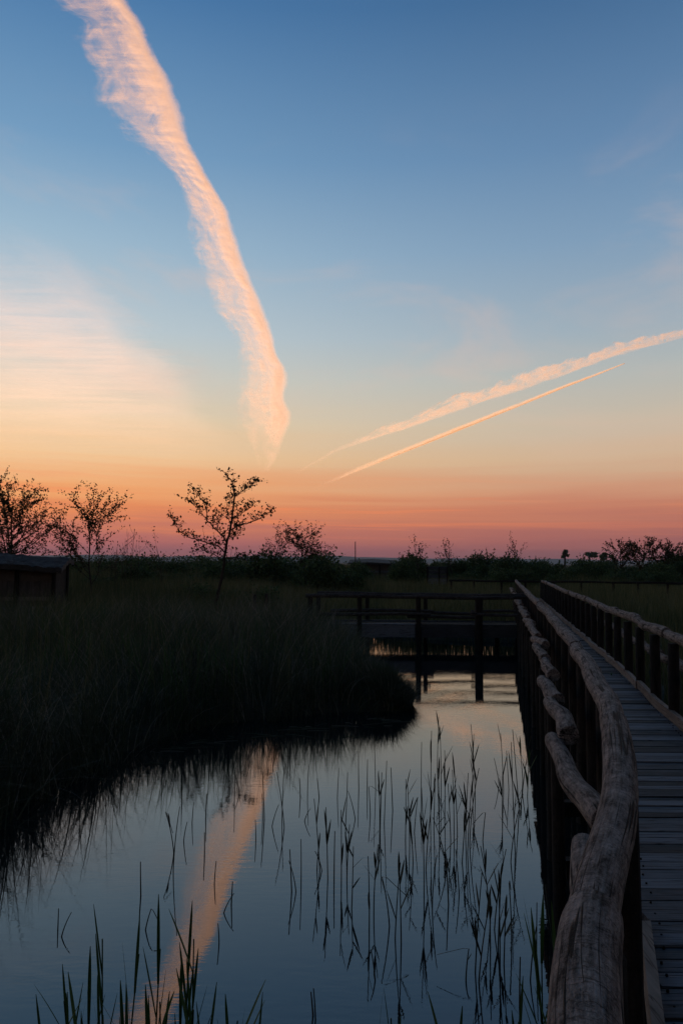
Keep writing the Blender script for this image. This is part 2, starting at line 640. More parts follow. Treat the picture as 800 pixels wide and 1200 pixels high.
# the short board standing on the near left edge, its far end cut on the slant
m = MB()
x0, x1 = 0.985, 1.425
V = []
for (px_, py_, zt) in ((0.905, 2.2, 0.05), (1.345, 3.46, 0.05), (1.395, 3.6, -0.06)):
    for sx in (-0.024, 0.024):
        for zz in (-0.13, zt):
            V.append((px_ + 0.035 + sx, py_, ZDECK + zz))
Fs = [(0, 4, 5, 1), (4, 8, 9, 5), (2, 3, 7, 6), (6, 7, 11, 10), (1, 5, 7, 3), (5, 9, 11, 7), (0, 2, 6, 4), (4, 6, 10, 8),
      (0, 1, 3, 2), (8, 10, 11, 9)]
m.add(V, Fs, tone=0.6)
m.build('edge_board', M['kerb'], bw, BO, smooth=False)
# bearers under the deck
for dx in (0.17, 1.03):
    strip(lambda q: LX(q) + dx, -2.0, 34.0, ZDECK - 0.13, 0.07, 0.17, 0.5, 0.004, seed=int(dx * 10)).build(
        'bearer', M['post'], bw, BO, smooth=False)

# handrail logs on the left
js = [-2.0, -0.4, 1.68, 3.79, 5.55, 7.2, 9.1, 10.9, 12.8, 14.6, 16.5, 18.4, 20.4, 22.4, 24.5, 26.7, 28.9, 31.2, 33.9]
ZR = 1.47
for i in range(len(js) - 1):
    n = 44 if js[i] < 6 else 18
    P = log_path(LX, js[i] - 0.05, js[i + 1] + 0.06, ZR + (0.006 if i % 2 else -0.004), 50 + i, n, 0.008, 0.02)
    m = MB()
    m.tube(P, rounded(0.059, 0.067, n) if js[i] < 3 else rounded(0.061, 0.069, n), 28 if js[i] < 6 else 12, seed=90 + i, knob=0.022 if js[i] < 3 else 0.035)
    m.build('handrail_log', M['log'], bw, BO)
# right handrail
yy, i = -1.4, 0
while yy < 33.6:
    ln = min(1.7 + rnd.random() * 0.6, 33.9 - yy)
    n = 24 if yy < 18 else 12
    P = log_path(lambda q: LX(q) + 1.19, yy - 0.05, yy + ln + 0.05, ZR + (rnd.random() - 0.5) * 0.03, 150 + i, n, 0.012, 0.03)
    m = MB()
    m.tube(P, rounded(0.070, 0.056, n), 14, seed=190 + i, knob=0.045)
    m.build('handrail_log', M['log'], bw, BO)
    yy += ln
    i += 1
# lower rail logs, left: each log overlaps the next, butt ends to the camera
low = [((0.56, 1.75), (0.985, 3.08), 1.16), ((1.085, 3.15), (1.355, 4.85), 1.17), ((1.42, 4.62), (1.66, 6.0), 1.20),
       ((1.70, 5.95), (1.96, 7.3), 1.17), ((2.02, 7.1), (2.33, 8.7), 1.19)]
yv = 8.45
while yv < 33:
    ln = 1.25 + rnd.random() * 0.45
    low.append(((float(LX(yv)) - 0.19 + (rnd.random() - 0.5) * 0.05, yv), (float(LX(yv + ln)) - 0.265 + (rnd.random() - 0.5) * 0.05, yv + ln),
                1.17 + (rnd.random() - 0.5) * 0.06))
    yv += ln - 0.26
for i, (a, b, z) in enumerate(low):
    n = 26 if a[1] < 8 else 10
    fx = lambda q: a[0] + (b[0] - a[0]) * (q - a[1]) / (b[1] - a[1])
    P = log_path(fx, a[1], b[1], z, 300 + i, n, 0.013, 0.0)
    P = [(p[0], p[1], p[2] - 0.05 * (j / (n - 1) - 0.5)) for j, p in enumerate(P)]
    m = MB()
    m.tube(P, rounded(0.064, 0.052, n), 18 if a[1] < 8 else 10, seed=330 + i, knob=0.045)
    m.build('lower_rail_log', M['log'], bw, BO)
# lower rail logs, right: outside the posts
yv = -1.0
i = 0
while yv < 33:
    ln = 1.2 + rnd.random() * 0.5
    m = MB()
    fx = lambda q: LX(q) + 1.31
    m.tube(log_path(fx, yv, yv + ln, 1.08 + rnd.random() * 0.05, 400 + i, 10, 0.02, 0.05), rounded(0.06, 0.05, 10), 10,
           seed=430 + i, knob=0.07)
    m.build('lower_rail_log', M['log'], bw, BO)
    yv += ln - 0.1
    i += 1


def round_post(x, y, z0, z1, r, seed, lean=0.0, n=10):
    m = MB()
    rg = np.random.default_rng(seed)
    lx, ly = (rg.random(2) - 0.5) * lean
    zs = np.linspace(z0, z1, 6)
    m.tube([(x + lx * (q - z1), y + ly * (q - z1), q) for q in zs], np.linspace(r * 1.05, r, 6), n, seed=seed, knob=0.04)
    return m


# inner posts under both handrails, one metre apart
yv, i = -1.35, 0
while yv < 34:
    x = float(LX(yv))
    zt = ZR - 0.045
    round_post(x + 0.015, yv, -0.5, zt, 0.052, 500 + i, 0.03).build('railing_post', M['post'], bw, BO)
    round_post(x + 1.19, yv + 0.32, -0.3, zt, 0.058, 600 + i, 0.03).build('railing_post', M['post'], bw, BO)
    yv += 1.02 + (rnd.random() - 0.5) * 0.08
    i += 1
# outer piles that carry the lower rail over the water
yv, i = 4.75, 0
while yv < 30:
    x = float(LX(yv)) - 0.285
    m = round_post(x, yv, -0.7, 1.13, 0.038, 700 + i, 0.04)
    m.build('pile', M['post'], bw, BO)
    m = MB()
    m.box((x + 0.72, yv + 0.1, ZDECK - 0.27), (1.3, 0.08, 0.11), jit=0.01)
    m.build('cross_beam', M['post'], bw, BO, smooth=False)
    yv += 1.15 + (rnd.random() - 0.5) * 0.12
    i += 1

# ------------------------------------------------------------------ footbridge over the channel
fb = empty('footbridge', (2.0, 20.2, ZDECK))
tag(fb, 'low dark log footbridge crossing the channel, its rails mirrored in the water', 'footbridge')
FO = (2.0, 20.2, ZDECK)
XA, XB, YF = -0.85, 4.98, 19.8
fy = lambda x: YF
m = MB()
x = XA
while x < XB:
    w = 0.12 + rnd.random() * 0.04
    m.box((x + w / 2 + 0.13, YF + 0.62, ZDECK - 0.02 + (rnd.random() - 0.5) * 0.006), (w - 0.008, 1.16, 0.04),
          tone=rnd.random(), jit=0.004)
    x += w
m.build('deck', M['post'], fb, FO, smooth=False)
for (yo, xo) in ((-0.035, 0.0), (1.27, 0.26)):
    for (a, b) in ((XA + xo, 1.95 + xo), (1.96 + xo, XB + xo)):
        m = MB()
        m.box(((a + b) / 2, YF + yo, ZDECK - 0.135), (b - a, 0.06, 0.35), jit=0.012, tone=rnd.random())
        m.build('side_beam', M['beam'], fb, FO, smooth=False)


def xlog(x0, x1, y, z, r0, r1, seed, name, mat, parent, org, dz=0.0, n=14, dy=0.0):
    rg = np.random.default_rng(seed)
    ph = rg.random(3) * 6.28
    P = []
    for i in range(n):
        t = i / (n - 1)
        P.append((x0 + (x1 - x0) * t, y + dy * t + math.sin(t * 6 + ph[0]) * 0.012, z + dz * t + math.sin(t * 5 + ph[1]) * 0.012))
    m = MB()
    m.tube(P, rounded(r0, r1, n), 10, seed=seed, knob=0.05)
    m.build(name, mat, parent, org)


ZF = 1.385
for (yo, xo) in ((-0.12, 0.0), (1.34, 0.26)):
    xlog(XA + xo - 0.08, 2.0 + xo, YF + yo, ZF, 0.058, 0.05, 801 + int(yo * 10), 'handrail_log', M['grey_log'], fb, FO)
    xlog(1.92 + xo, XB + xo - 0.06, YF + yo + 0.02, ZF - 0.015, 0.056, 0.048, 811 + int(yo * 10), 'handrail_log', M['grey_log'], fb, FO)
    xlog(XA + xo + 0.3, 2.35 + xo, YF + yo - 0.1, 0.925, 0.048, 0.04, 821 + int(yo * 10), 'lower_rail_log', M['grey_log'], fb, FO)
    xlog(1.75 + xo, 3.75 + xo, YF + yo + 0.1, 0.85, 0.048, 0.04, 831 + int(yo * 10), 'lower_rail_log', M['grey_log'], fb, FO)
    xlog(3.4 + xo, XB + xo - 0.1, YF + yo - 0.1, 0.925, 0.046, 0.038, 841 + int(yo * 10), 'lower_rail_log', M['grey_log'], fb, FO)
    for i, px_ in enumerate((366, 423, 491, 561)):
        xp = (px_ - 400) / F * YF - 0.03
        big = 0.105 if px_ == 561 else 0.068
        if yo > 1:
            big = 0.06
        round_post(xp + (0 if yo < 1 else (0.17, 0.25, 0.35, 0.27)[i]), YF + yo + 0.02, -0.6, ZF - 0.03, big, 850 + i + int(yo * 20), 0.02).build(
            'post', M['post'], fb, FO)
round_post(4.4, YF + 1.3, -0.6, 0.5, 0.07, 899, 0.02).build('pile', M['post'], fb, FO)

# ------------------------------------------------------------------ far boardwalk across the end
cb = empty('boardwalk', (12, 34.5, ZDECK))
tag(cb, 'distant low boardwalk with a single dark rail crossing behind the marsh', 'boardwalk')
CO = (12, 34.5, ZDECK)
ly = lambda x: 37.2 - 0.235 * x
m = MB()
x = 4.6
m.add([(4.8, ly(4.8), ZDECK), (30, ly(30), ZDECK), (30, ly(30) + 1.1, ZDECK), (4.8, ly(4.8) + 1.1, ZDECK),
       (4.8, ly(4.8), ZDECK - .16), (30, ly(30), ZDECK - .16), (30, ly(30) + 1.1, ZDECK - .16), (4.8, ly(4.8) + 1.1, ZDECK - .16)],
      [(0, 1, 2, 3), (7, 6, 5, 4), (0, 4, 5, 1), (1, 5, 6, 2), (2, 6, 7, 3), (3, 7, 4, 0)])
m.build('deck', M['deck'], cb, CO, smooth=False)
x = 5.2
i = 0
while x < 30:
    ln = 2.2 + rnd.random() * 0.5
    if not 7.4 < x + ln / 2 < 9.6 or True:
        xlog(x, x + ln + 0.1, ly(x) - 0.04, 1.44 + (rnd.random() - 0.5) * 0.03, 0.055, 0.045, 900 + i, 'handrail_log', M['post'], cb, CO,
             n=6, dy=-0.235 * ln)
    for q in (0.1, ln / 2):
        round_post(x + q, ly(x + q) - 0.02, 0.0, 1.40, 0.055, 930 + i, 0.02, 6).build('post', M['post'], cb, CO)
    x += ln
    i += 1

# two stakes left of the footbridge
for i, (px_, zt) in enumerate(((298, 1.33), (312, 1.36))):
    p = at(px_, 720, y=21.5)
    m = MB()
    P = [(p.x, 21.5, z) for z in np.linspace(0, zt, 5)]
    m.tube(P, np.linspace(0.055, 0.05, 5), 8, seed=960 + i, knob=0.04)
    o = m.build('stake', M['post'], None, (0, 0, 0))
    tag(o, ('left' if i == 0 else 'right') + ' one of two short dark stakes standing in the left marsh grass', 'stake', 'stakes in the marsh grass')

# ------------------------------------------------------------------ huts
h = empty('hut', (-9.62, 25.2, 0), R(13))
tag(h, 'low reed hut with a sloping thatched roof at the left edge', 'hut')
W, D, ZE, ZT = 6.0, 2.6, 1.98, 2.62


def hbox(name, mat, c, size, parent, tone=0.5, jit=0.006):
    m = MB()
    m.box(c, size, tone=tone, jit=jit)
    return m.build(name, mat, parent, None, smooth=False)


hbox('front_wall', M['panel'], (-W / 2, 0, 1.05), (W, 0.05, 1.84), h)
hbox('side_wall', M['post'], (-0.03, D / 2, 1.05), (0.05, D - 0.1, 1.84), h)
hbox('back_wall', M['panel'], (-W / 2, D, 1.05), (W, 0.05, 1.84), h)
for (z, hh) in ((1.66, 0.17), (0.98, 0.12), (1.87, 0.11)):
    hbox('wall_board', M['kerb'], (-W / 2, -0.045, z), (W - 0.1, 0.035, hh), h, rnd.random())
hbox('wall_board', M['beam'], (-W / 2, -0.046, 0.66), (W - 0.1, 0.035, 0.13), h, rnd.random())
for x in (-0.05, -1.22, -2.45, -3.7, -4.9):
    m = round_post(x, -0.1, 0, 1.97, 0.075, int(-x * 10) + 970, 0.0, 8)
    m.build('post', M['post'], h)
m = round_post(0.02, D, 0, 2.2, 0.07, 989, 0.0, 8)
m.build('post', M['post'], h)
xl = MB()
xl.tube([(-W - 0.2, -0.13, 2.0), (-3, -0.13, 2.01), (0.2, -0.13, 2.0)], [0.065, 0.06, 0.065], 8, seed=4, knob=0.05)
xl.build('eave_log', M['grey_log'], h)
# thatched roof: thick slab with an uneven rim
gxr, gyr = np.linspace(-W - 0.4, 0.22, 50), np.linspace(-0.38, D + 0.3, 18)
top, bot = [], []
for b in gyr:
    for a in gxr:
        t = (b - gyr[0]) / (gyr[-1] - gyr[0])
        ridge = 1 - abs(t - 0.55) / 0.55
        e = (a - gxr[-1]) / (gxr[0] - gxr[-1])
        z = ZE + 0.13 + 0.33 * (1 - max(0, 0.6 - t) / 0.6) - 0.30 * max(0, t - 0.62) + 0.05 * math.sin(min(1, e * 2) * 1.5)
        z -= 0.10 * math.exp(-e * 9) - 0.03 * math.sin(a * 2.3)
        z += 0.07 * (rnd.random() - 0.5)
        edge = t in (0.0, 1.0)
        top.append((a + 0.03 * rnd.random(), b - (0.05 * rnd.random() if edge else 0), z))
        bot.append((a, b, z - 0.16 - 0.03 * rnd.random()))
na, nb = len(gxr), len(gyr)
f = []
for j in range(nb - 1):
    for i in range(na - 1):
        q = (j * na + i, j * na + i + 1, (j + 1) * na + i + 1, (j + 1) * na + i)
        f.append(q)
        f.append(tuple(k + na * nb for k in q[::-1]))
rim = [i for i in range(na)] + [j * na + na - 1 for j in range(1, nb)] + [(nb - 1) * na + i for i in range(na - 2, -1, -1)] + [j * na for j in range(nb - 2, 0, -1)]
for i in range(len(rim)):
    a, b = rim[i], rim[(i + 1) % len(rim)]
    f.append((b, a, a + na * nb, b + na * nb))
m = MB()
m.add(top + bot, f)
roof = m.build('roof', M['thatch'], h, None, smooth=False)
# loose straws sticking out of the thatch
m = MB()
for i in range(260):
    a, t = -rnd.random() * (W + 0.3) + 0.3, rnd.random() ** 2
    z = ZE + 0.16 + 0.44 * min(1, t / 0.6)
    b = -0.38 + t * 2.0
    d = Vector(((rnd.random() - 0.5) * 0.5, -0.25 - rnd.random() * 0.2, (rnd.random() - 0.35) * 0.16))
    m.tube([(a, b, z), tuple(Vector((a, b, z)) + d * 0.6), tuple(Vector((a, b, z)) + d)], [0.006, 0.005, 0.002], 3, cap=False, seed=i)
m.build('straw', M['thatch'], roof)

h2 = empty('hut', (at(436, 665, y=60).x, 60, 0), R(-4))
tag(h2, 'small distant dark hut with a nearly flat roof beyond the footbridge', 'hut')
hbox('wall', M['panel'], (0, 1.2, 1.2), (3.5, 2.4, 2.35), h2)
m = MB()
m.add([(-1.95, -0.3, 2.36), (1.95, -0.3, 2.30), (1.95, 2.8, 2.60), (-1.95, 2.8, 2.66), (-1.95, -0.3, 2.46), (0, -0.3, 2.52), (1.95, -0.3, 2.40),
       (1.95, 2.8, 2.70), (0, 2.8, 2.84), (-1.95, 2.8, 2.76)],
      [(0, 3, 2, 1), (4, 5, 8, 9), (5, 6, 7, 8), (0, 1, 6, 5, 4), (1, 2, 7, 6), (2, 3, 9, 8, 7), (3, 0, 4, 9)])
m.build('roof', M['thatch'], h2, None, smooth=False)
h2.scale = (1, 1, 0.91)
for x in (-1.7, -0.5, 0.6, 1.7):
    hbox('post', M['post'], (x, -0.08, 1.15), (0.12, 0.1, 2.3), h2)
hbox('wall_board', M['beam'], (0.0, -0.05, 1.7), (3.4, 0.04, 0.18), h2)

h3 = empty('screen', (at(512, 668, y=43).x, 43, 0), R(-3))
tag(h3, 'small grey board screen in front of the far bushes, right of the distant hut', 'screen')
for i, z in enumerate((1.55, 1.80, 2.02)):
    hbox('board', M['beam'], (0, 0, z - 0.05), (1.2, 0.05, 0.19), h3, rnd.random())
hbox('board', M['beam'], (0, 0, 1.2), (1.2, 0.05, 0.3), h3, rnd.random())
for x in (-0.57, 0.1, 0.57):
    hbox('post', M['post'], (x, -0.07, 1.02), (0.09, 0.08, 2.05), h3)

m = MB()
p = at(416, 660, y=58)
m.tube([(p.x, 58, 0), (p.x + 0.02, 58, 2.0), (p.x, 58, 3.9)], [0.05, 0.045, 0.035], 6, knob=0.02)
o = m.build('pole', M['post'])
tag(o, 'thin bare upright pole beside the distant flat roofed hut', 'pole')


# ------------------------------------------------------------------ trees
def grow(m, leaves, start, d, length, rad, level, rg, spread=0.8, kids=(5, 4, 3), maxl=2, up=0.12, leaf_n=5, bare=0.25):
    n = max(4, int(length / 0.22) + 2)
    pts = [Vector(start)]
    d = Vector(d).normalized()
    for i in range(n - 1):
        d = (d + Vector(rg.normal(size=3) * (0.05 if level == 0 else 0.13)) + Vector((0, 0, up * 0.3))).normalized()
        pts.append(pts[-1] + d * (length / (n - 1)))
    rr = np.linspace(rad, rad * 0.35, n)
    m.tube(pts, rr, 7 if level == 0 else (5 if level == 1 else 3), cap=level == 0, seed=int(rg.integers(9999)))
    if level < maxl:
        nk = kids[level]
        for k in range(nk):
            t = bare + (1 - bare) * (k + 0.3 + rg.random() * 0.6) / nk
            i = min(n - 2, int(t * (n - 1)))
            p = pts[i].lerp(pts[i + 1], t * (n - 1) - i) if t < 1 else pts[-1]
            ax = (pts[i + 1] - pts[i]).normalized()
            side = Vector(rg.normal(size=3))
            side = (side - ax * side.dot(ax)).normalized()
            nd = ax * math.cos(spread) + side * math.sin(spread)
            grow(m, leaves, p, nd, length * (0.42 + rg.random() * 0.25) * (1.15 - 0.5 * t), rr[i] * 0.55, level + 1, rg, spread, kids, maxl, up, leaf_n, 0.15)
    if level >= 1:
        for i in range(len(pts)):
            if i / len(pts) < 0.3 and level < maxl:
                continue
            for q in range(leaf_n):
                if rg.random() < 0.75:
                    leaves.append(np.array(pts[i]) + rg.normal(size=3) * 0.055)


def finish_tree(name, label, loc, m, leaves, size, rg, group=None, cat='tree', leafmat='leaf'):
    t = empty(name, loc)
    tag(t, label, cat, group)
    m.build('trunk', M['bark'], t)
    P = np.array(leaves)
    quads_object('crown', leaf_cards(P, size, rg), rg.random(len(P)), M[leafmat], t)
    return t


# tree with the leaning trunk (skeleton drawn from its own branches)
TY = 22.0


def tp(zx, zy, dy=0.0):
    p = at(180 + zx / 3.636, 540 + zy / 3.636, y=TY)
    return Vector((p.x, TY + dy, p.z))


sk = [([(268, 600), (283, 530), (300, 430), (315, 335), (335, 250), (345, 150), (335, 90), (305, 50)], 0.07, 0.0),
      ([(345, 150), (368, 135), (390, 118), (412, 100), (442, 80)], 0.022, 0.3),
      ([(320, 300), (350, 282), (385, 272), (440, 255), (480, 232), (512, 208)], 0.030, -0.4),
      ([(336, 245), (370, 228), (400, 205), (432, 172)], 0.022, 0.25),
      ([(312, 350), (290, 315), (262, 285), (225, 245), (190, 200), (148, 163)], 0.032, -0.25),
      ([(228, 248), (232, 200), (205, 155), (183, 118)], 0.018, -0.6),
      ([(306, 400), (275, 362), (230, 352), (180, 335), (140, 322), (105, 298), (78, 265), (62, 235)], 0.030, 0.45),
      ([(301, 425), (260, 400), (225, 385), (190, 388)], 0.02, -0.5),
      ([(330, 270), (310, 220), (318, 180), (325, 150)], 0.016, 0.5),
      ([(268, 292), (278, 250), (285, 215)], 0.014, 0.3),
      ([(318, 320), (345, 330), (372, 300)], 0.014, -0.5),
      ([(300, 440), (340, 412), (380, 420), (420, 430)], 0.015, 0.4)]
rg = np.random.default_rng(21)
m, leaves = MB(), []
base = tp(268, 600)
base.z = 0.1
org = base.copy()
for bi, (pts, r, dep) in enumerate(sk):
    P = [tp(a, b, dep * i / (len(pts) - 1)) - org for i, (a, b) in enumerate(pts)]
    if bi == 0:
        P = [Vector((0.02, 0, -0.1))] + P
    Q = []
    for i in range(len(P) - 1):
        for q in range(4):
            Q.append(P[i].lerp(P[i + 1], q / 4) + Vector(rg.normal(size=3) * 0.012))
    Q.append(P[-1])
    rr = np.linspace(r, r * 0.28, len(Q)) * 0.78
    m.tube(Q, rr, 7 if bi == 0 else 5, seed=bi)
    L0 = len(Q)
    for i, p in enumerate(Q):
        t = i / L0
        if bi == 0 and t < 0.42:
            continue
        if t < 0.12:
            continue
        for _ in range(3):
            if rg.random() < 0.85:
                d = Vector(rg.normal(size=3))
                d.z = abs(d.z) * 0.6 + 0.2
                ln = 0.10 + rg.random() * 0.34 * (1.2 - 0.6 * t)
                e = p + d.normalized() * ln
                m.tube([p, p.lerp(e, 0.5) + Vector(rg.normal(size=3) * 0.015), e], [0.006, 0.005, 0.003], 3, cap=False)
                for _k in range(4):
                    leaves.append(np.array(p.lerp(e, 0.3 + 0.8 * rg.random())) + rg.normal(size=3) * 0.03)
finish_tree('tree', 'lone slender tree with a leaning trunk and sparse leaves in mid marsh', org, m, leaves, 0.05, rg)


def plain_tree(name, label, px_, ybase, Y, height, seed, lean=0.0, kids=(9, 5, 3), spread=0.75, size=0.1, leaf_n=3, r=0.06, up=0.1, bare=0.25,
               group=None, stems=1, leafmat='leaf'):
    rg = np.random.default_rng(seed)
    p = at(px_, ybase, y=Y)
    m, lv = MB(), []
    for s_ in range(stems):
        a = rg.random() * 6.28
        grow(m, lv, (0, 0, 0), (lean + (0.35 * math.cos(a) if stems > 1 else 0), (0.3 * math.sin(a) if stems > 1 else 0), 1), height * (1 - 0.12 * s_), r, 0, rg,
             spread, kids, 2, up, leaf_n, bare)
    # keep the height honest
    zmax = max(q[2] for q in lv)
    t = finish_tree(name, label, (p.x, Y, 0.1), m, lv, size, rg, group, leafmat=leafmat)
    sc = height / zmax
    t.scale = (sc, sc, sc)
    return t


plain_tree('tree', 'wide leafy tree standing behind the thatched hut at the left edge', 2, 655, 30, 5.85, 31, 0.02, (26, 9, 5), 0.9, 0.068, 6, 0.08, 0.14, 0.24)
plain_tree('tree', 'small upright tree with thin spreading stems just right of the thatched hut', 107, 655, 29, 5.4, 35, -0.03, (15, 8, 4), 0.74, 0.07, 5, 0.055, 0.14, 0.28)
plain_tree('tree', 'small narrow tree in the pair behind the footbridge end, the left one', 322, 660, 40, 4.45, 36, 0.0, (9, 5, 3), 0.7, 0.07, 4, 0.06, 0.14, 0.45)
plain_tree('tree', 'small round crowned tree in the pair behind the footbridge end, the right one', 353, 660, 40, 4.5, 41, 0.03, (16, 7, 4), 0.95, 0.07, 5, 0.075, 0.12, 0.45)
plain_tree('tree', 'thin bare sapling left of the leaning tree', 192, 660, 34, 3.75, 43, 0.0, (7, 3, 2), 0.5, 0.07, 1, 0.03, 0.1, 0.4)


# dry seed-head stalks right of the small tree
def dry_stalk(seed, h):
    rg = np.random.default_rng(seed)
    m = MB()
    for k in range(3):
        x, y = rg.normal(size=2) * 0.12
        ln = h * (0.75 + 0.25 * rg.random())
        m.tube([(x, y, 0), (x * 1.5, y, ln * 0.5), (x * 2.2 + 0.05, y, ln)], [0.012, 0.01, 0.005], 4, cap=False, tone=0.3)
        for j in range(9):
            z = ln * (0.55 + 0.45 * j / 9)
            d = rg.normal(size=2) * 0.22
            m.tube([(x * 2, y, z), (x * 2 + d[0] * 0.6, y + d[1] * 0.6, z + 0.16), (x * 2 + d[0], y + d[1], z + 0.3)], [0.006, 0.005, 0.004], 3, cap=False, tone=0.2)
            if rg.random() < 0.6:
                m.tube([(x * 2 + d[0], y + d[1], z + 0.3), (x * 2 + d[0], y + d[1], z + 0.36)], [0.02, 0.012], 4, tone=0.2)
    return m


for i, (px_, Y, hh) in enumerate(((150, 30, 4.05), (143, 31, 3.0), (137, 31, 2.9), (160, 32, 3.0))):
    p = at(px_, 655, y=Y)
    o = dry_stalk(70 + i, hh).build('dry_plant', M['reed'])
    o.location = (p.x, Y, 0.05)
    tag(o, 'tall dry plant with branching seed heads, the highest right of the small tree' if i == 0 else
        'shorter dry branching plant beside the small upright tree', 'dry plant', 'dry plants by the small tree')


# ------------------------------------------------------------------ shrubs
def shrub_proto(seed, w, hgt, nl, size, stems=7, lumps=9):
    rg = np.random.default_rng(seed)
    root = empty('shrub', (0, 0, 0))
    m = MB()
    C = []
    for i in range(lumps):
        a = rg.random() * 6.28
        rr = math.sqrt(rg.random()) * w * 0.42
        z = hgt * (0.25 + 0.6 * rg.random() * (1 - 0.4 * rr / (w * 0.42 + 1e-6)))
        C.append((rr * math.cos(a), rr * math.sin(a), z, w * (0.15 + 0.12 * rg.random())))
    for c in C[:stems]:
        m.tube([(c[0] * 0.15, c[1] * 0.15, 0), (c[0] * 0.6, c[1] * 0.6, c[2] * 0.6), (c[0], c[1], c[2] + c[3] * 0.6)], [0.035, 0.022, 0.008], 4, cap=False)
    m.build('stems', M['bark'], root)
    P = []
    for c in C:
        k = int(nl / lumps)
        d = rg.normal(size=(k, 3))
        d /= np.linalg.norm(d, axis=1)[:, None]
        r_ = c[3] * (0.35 + 0.75 * rg.random(k) ** 0.5)
        q = np.array(c[:3]) + d * r_[:, None] * np.array([1, 1, 0.9])
        P.append(q)
        for s_ in range(4):          # sprigs that break the outline
            e = rg.normal(size=3)
            e[2] = abs(e[2]) + 0.4
            e /= np.linalg.norm(e)
            tt = rg.random((14, 1))
            P.append(np.array(c[:3]) + e * (c[3] * (0.8 + 0.75 * tt)) + rg.normal(size=(14, 3)) * 0.03)
    P = np.concatenate(P)
    P = P[P[:, 2] > 0.02]
    quads_object('foliage', leaf_cards(P, size, rg), rg.random(len(P)), M['shrub'], root)
    return root


protos = [shrub_proto(201, 3.0, 2.6, 9000, 0.075), shrub_proto(202, 3.6, 3.0, 11000, 0.08, 8, 12), shrub_proto(203, 2.2, 2.8, 7000, 0.07, 6, 7),
          shrub_proto(204, 2.8, 1.9, 6000, 0.065)]
used = set()
SHRUBS = []


def shrub(k, px_, Y, sc, label, group):
    p = at(px_, 660, y=Y)
    rz = rnd.random() * 6.28
    if k not in used:
        o = protos[k]
        o.location, o.rotation_euler = (p.x, Y, 0.05), (0, 0, rz)
        o.scale = (sc, sc, sc)
        used.add(k)
    else:
        o = copy_thing(protos[k], (p.x, Y, 0.05), rz, sc)
    tag(o, label, 'shrub', group)


G1 = 'shrubs beyond the far boardwalk'
L1 = 'dark green shrub in the thicket behind the far boardwalk'
for i, px_ in enumerate(list(range(478, 830, 15))):
    Y = (50 if px_ > 530 else 55) + rnd.random() * 8
    shrub(i % 3, px_ + rnd.uniform(-4, 4), Y, 0.70 + rnd.random() * 0.28, L1, G1)
for i, px_ in enumerate(list(range(490, 830, 24))):
    Y = 62 + rnd.random() * 8
    shrub((i + 1) % 3, px_ + rnd.uniform(-5, 5), Y, 0.86 + rnd.random() * 0.24, L1, G1)
shrub(1, 484, 47, 0.86, 'big rounded shrub at the left end of the thicket beside the grey screen', None)
G2 = 'low bushes on the left skyline'
L2 = 'low dark bush rising just above the tall grass on the left skyline'
for i, px_ in enumerate(list(range(84, 404, 11)) + [472]):
    Y = 38 + rnd.random() * 26
    shrub(3, px_ + rnd.uniform(-4, 4), Y, 1.16 + rnd.random() * 0.36, L2, G2)
for i, px_ in enumerate((240, 275, 300, 215)):
    shrub(3, px_, 25 + rnd.random() * 3, 0.58 + rnd.random() * 0.2, 'low leafy bush in the grass around the foot of the leaning tree', 'bushes by the leaning tree')
for i, px_ in enumerate(range(540, 830, 17)):
    shrub((0, 2, 1)[i % 3], px_ + rnd.uniform(-5, 5), 45.5 + rnd.random() * 3, 0.52 + rnd.random() * 0.24, L1, G1)
# taller trees standing out of the thicket on the right
for i, (px_, Y, hh, lab) in enumerate(((611, 58, 4.7, 'thin bare topped tree rising from the thicket above the boardwalk end'),
                                       (727, 62, 4.35, 'loose round tree rising from the thicket, left of the two touching crowns'),
                                       (748, 60, 4.5, 'loose round tree rising from the thicket, right of the two touching crowns'),
                                       (786, 60, 4.35, 'dark round tree crown over the thicket at the right edge'),
                                       (488, 48, 4.0, 'spiky thin sapling rising from the big shrub by the grey screen'),
                                       (530, 56, 4.1, 'spindly sapling sticking out of the thicket right of the grey screen'),
                                       (800, 58, 4.2, 'half cut off tree crown at the right edge of the view'))):
    plain_tree('tree', lab, px_, 660, Y, hh, 300 + i, 0.0, (15, 7, 4) if i not in (0, 4, 5) else (8, 3, 2), 0.9 if i not in (0, 4, 5) else 0.5, 0.10, 5 if i not in (0, 4, 5) else 2,
               0.07, 0.1, 0.4, leafmat='leaf')


# flat-topped pines far away
def pine(px_, ytop, Y, wpx, label):
    p = at(px_, 660, y=Y)
    ht = at(px_, ytop, y=Y).z
    w = wpx / F * Y
    rg = np.random.default_rng(int(px_))
    t = empty('pine_tree', (p.x, Y, 0))
    tag(t, label, 'tree')
    m = MB()
    m.tube([(0, 0, 0), (0.3, 0, ht * 0.5), (0, 0, ht * 0.93)], [0.6, 0.5, 0.3], 7)
    for a in np.linspace(0, 6.28, 7)[:-1]:
        m.tube([(0, 0, ht * 0.72), (w * 0.35 * math.cos(a), w * 0.35 * math.sin(a), ht * 0.9)], [0.14, 0.05], 4)
    m.build('trunk', M['bark'], t)
    Pn = []
    for k in range(9):
        a = rg.random() * 6.28
        off = w * (0.08 + 0.36 * rg.random())
        q = rg.normal(size=(150, 3)) * np.array([w * 0.10, w * 0.10, ht * 0.03])
        Pn.append(q + np.array([off * math.cos(a), off * math.sin(a), ht * (0.60 + 0.36 * rg.random())]))
    Pn = np.concatenate(Pn)
    quads_object('crown', leaf_cards(Pn, 0.6, rg), rg.random(len(Pn)), M['shrub'], t)


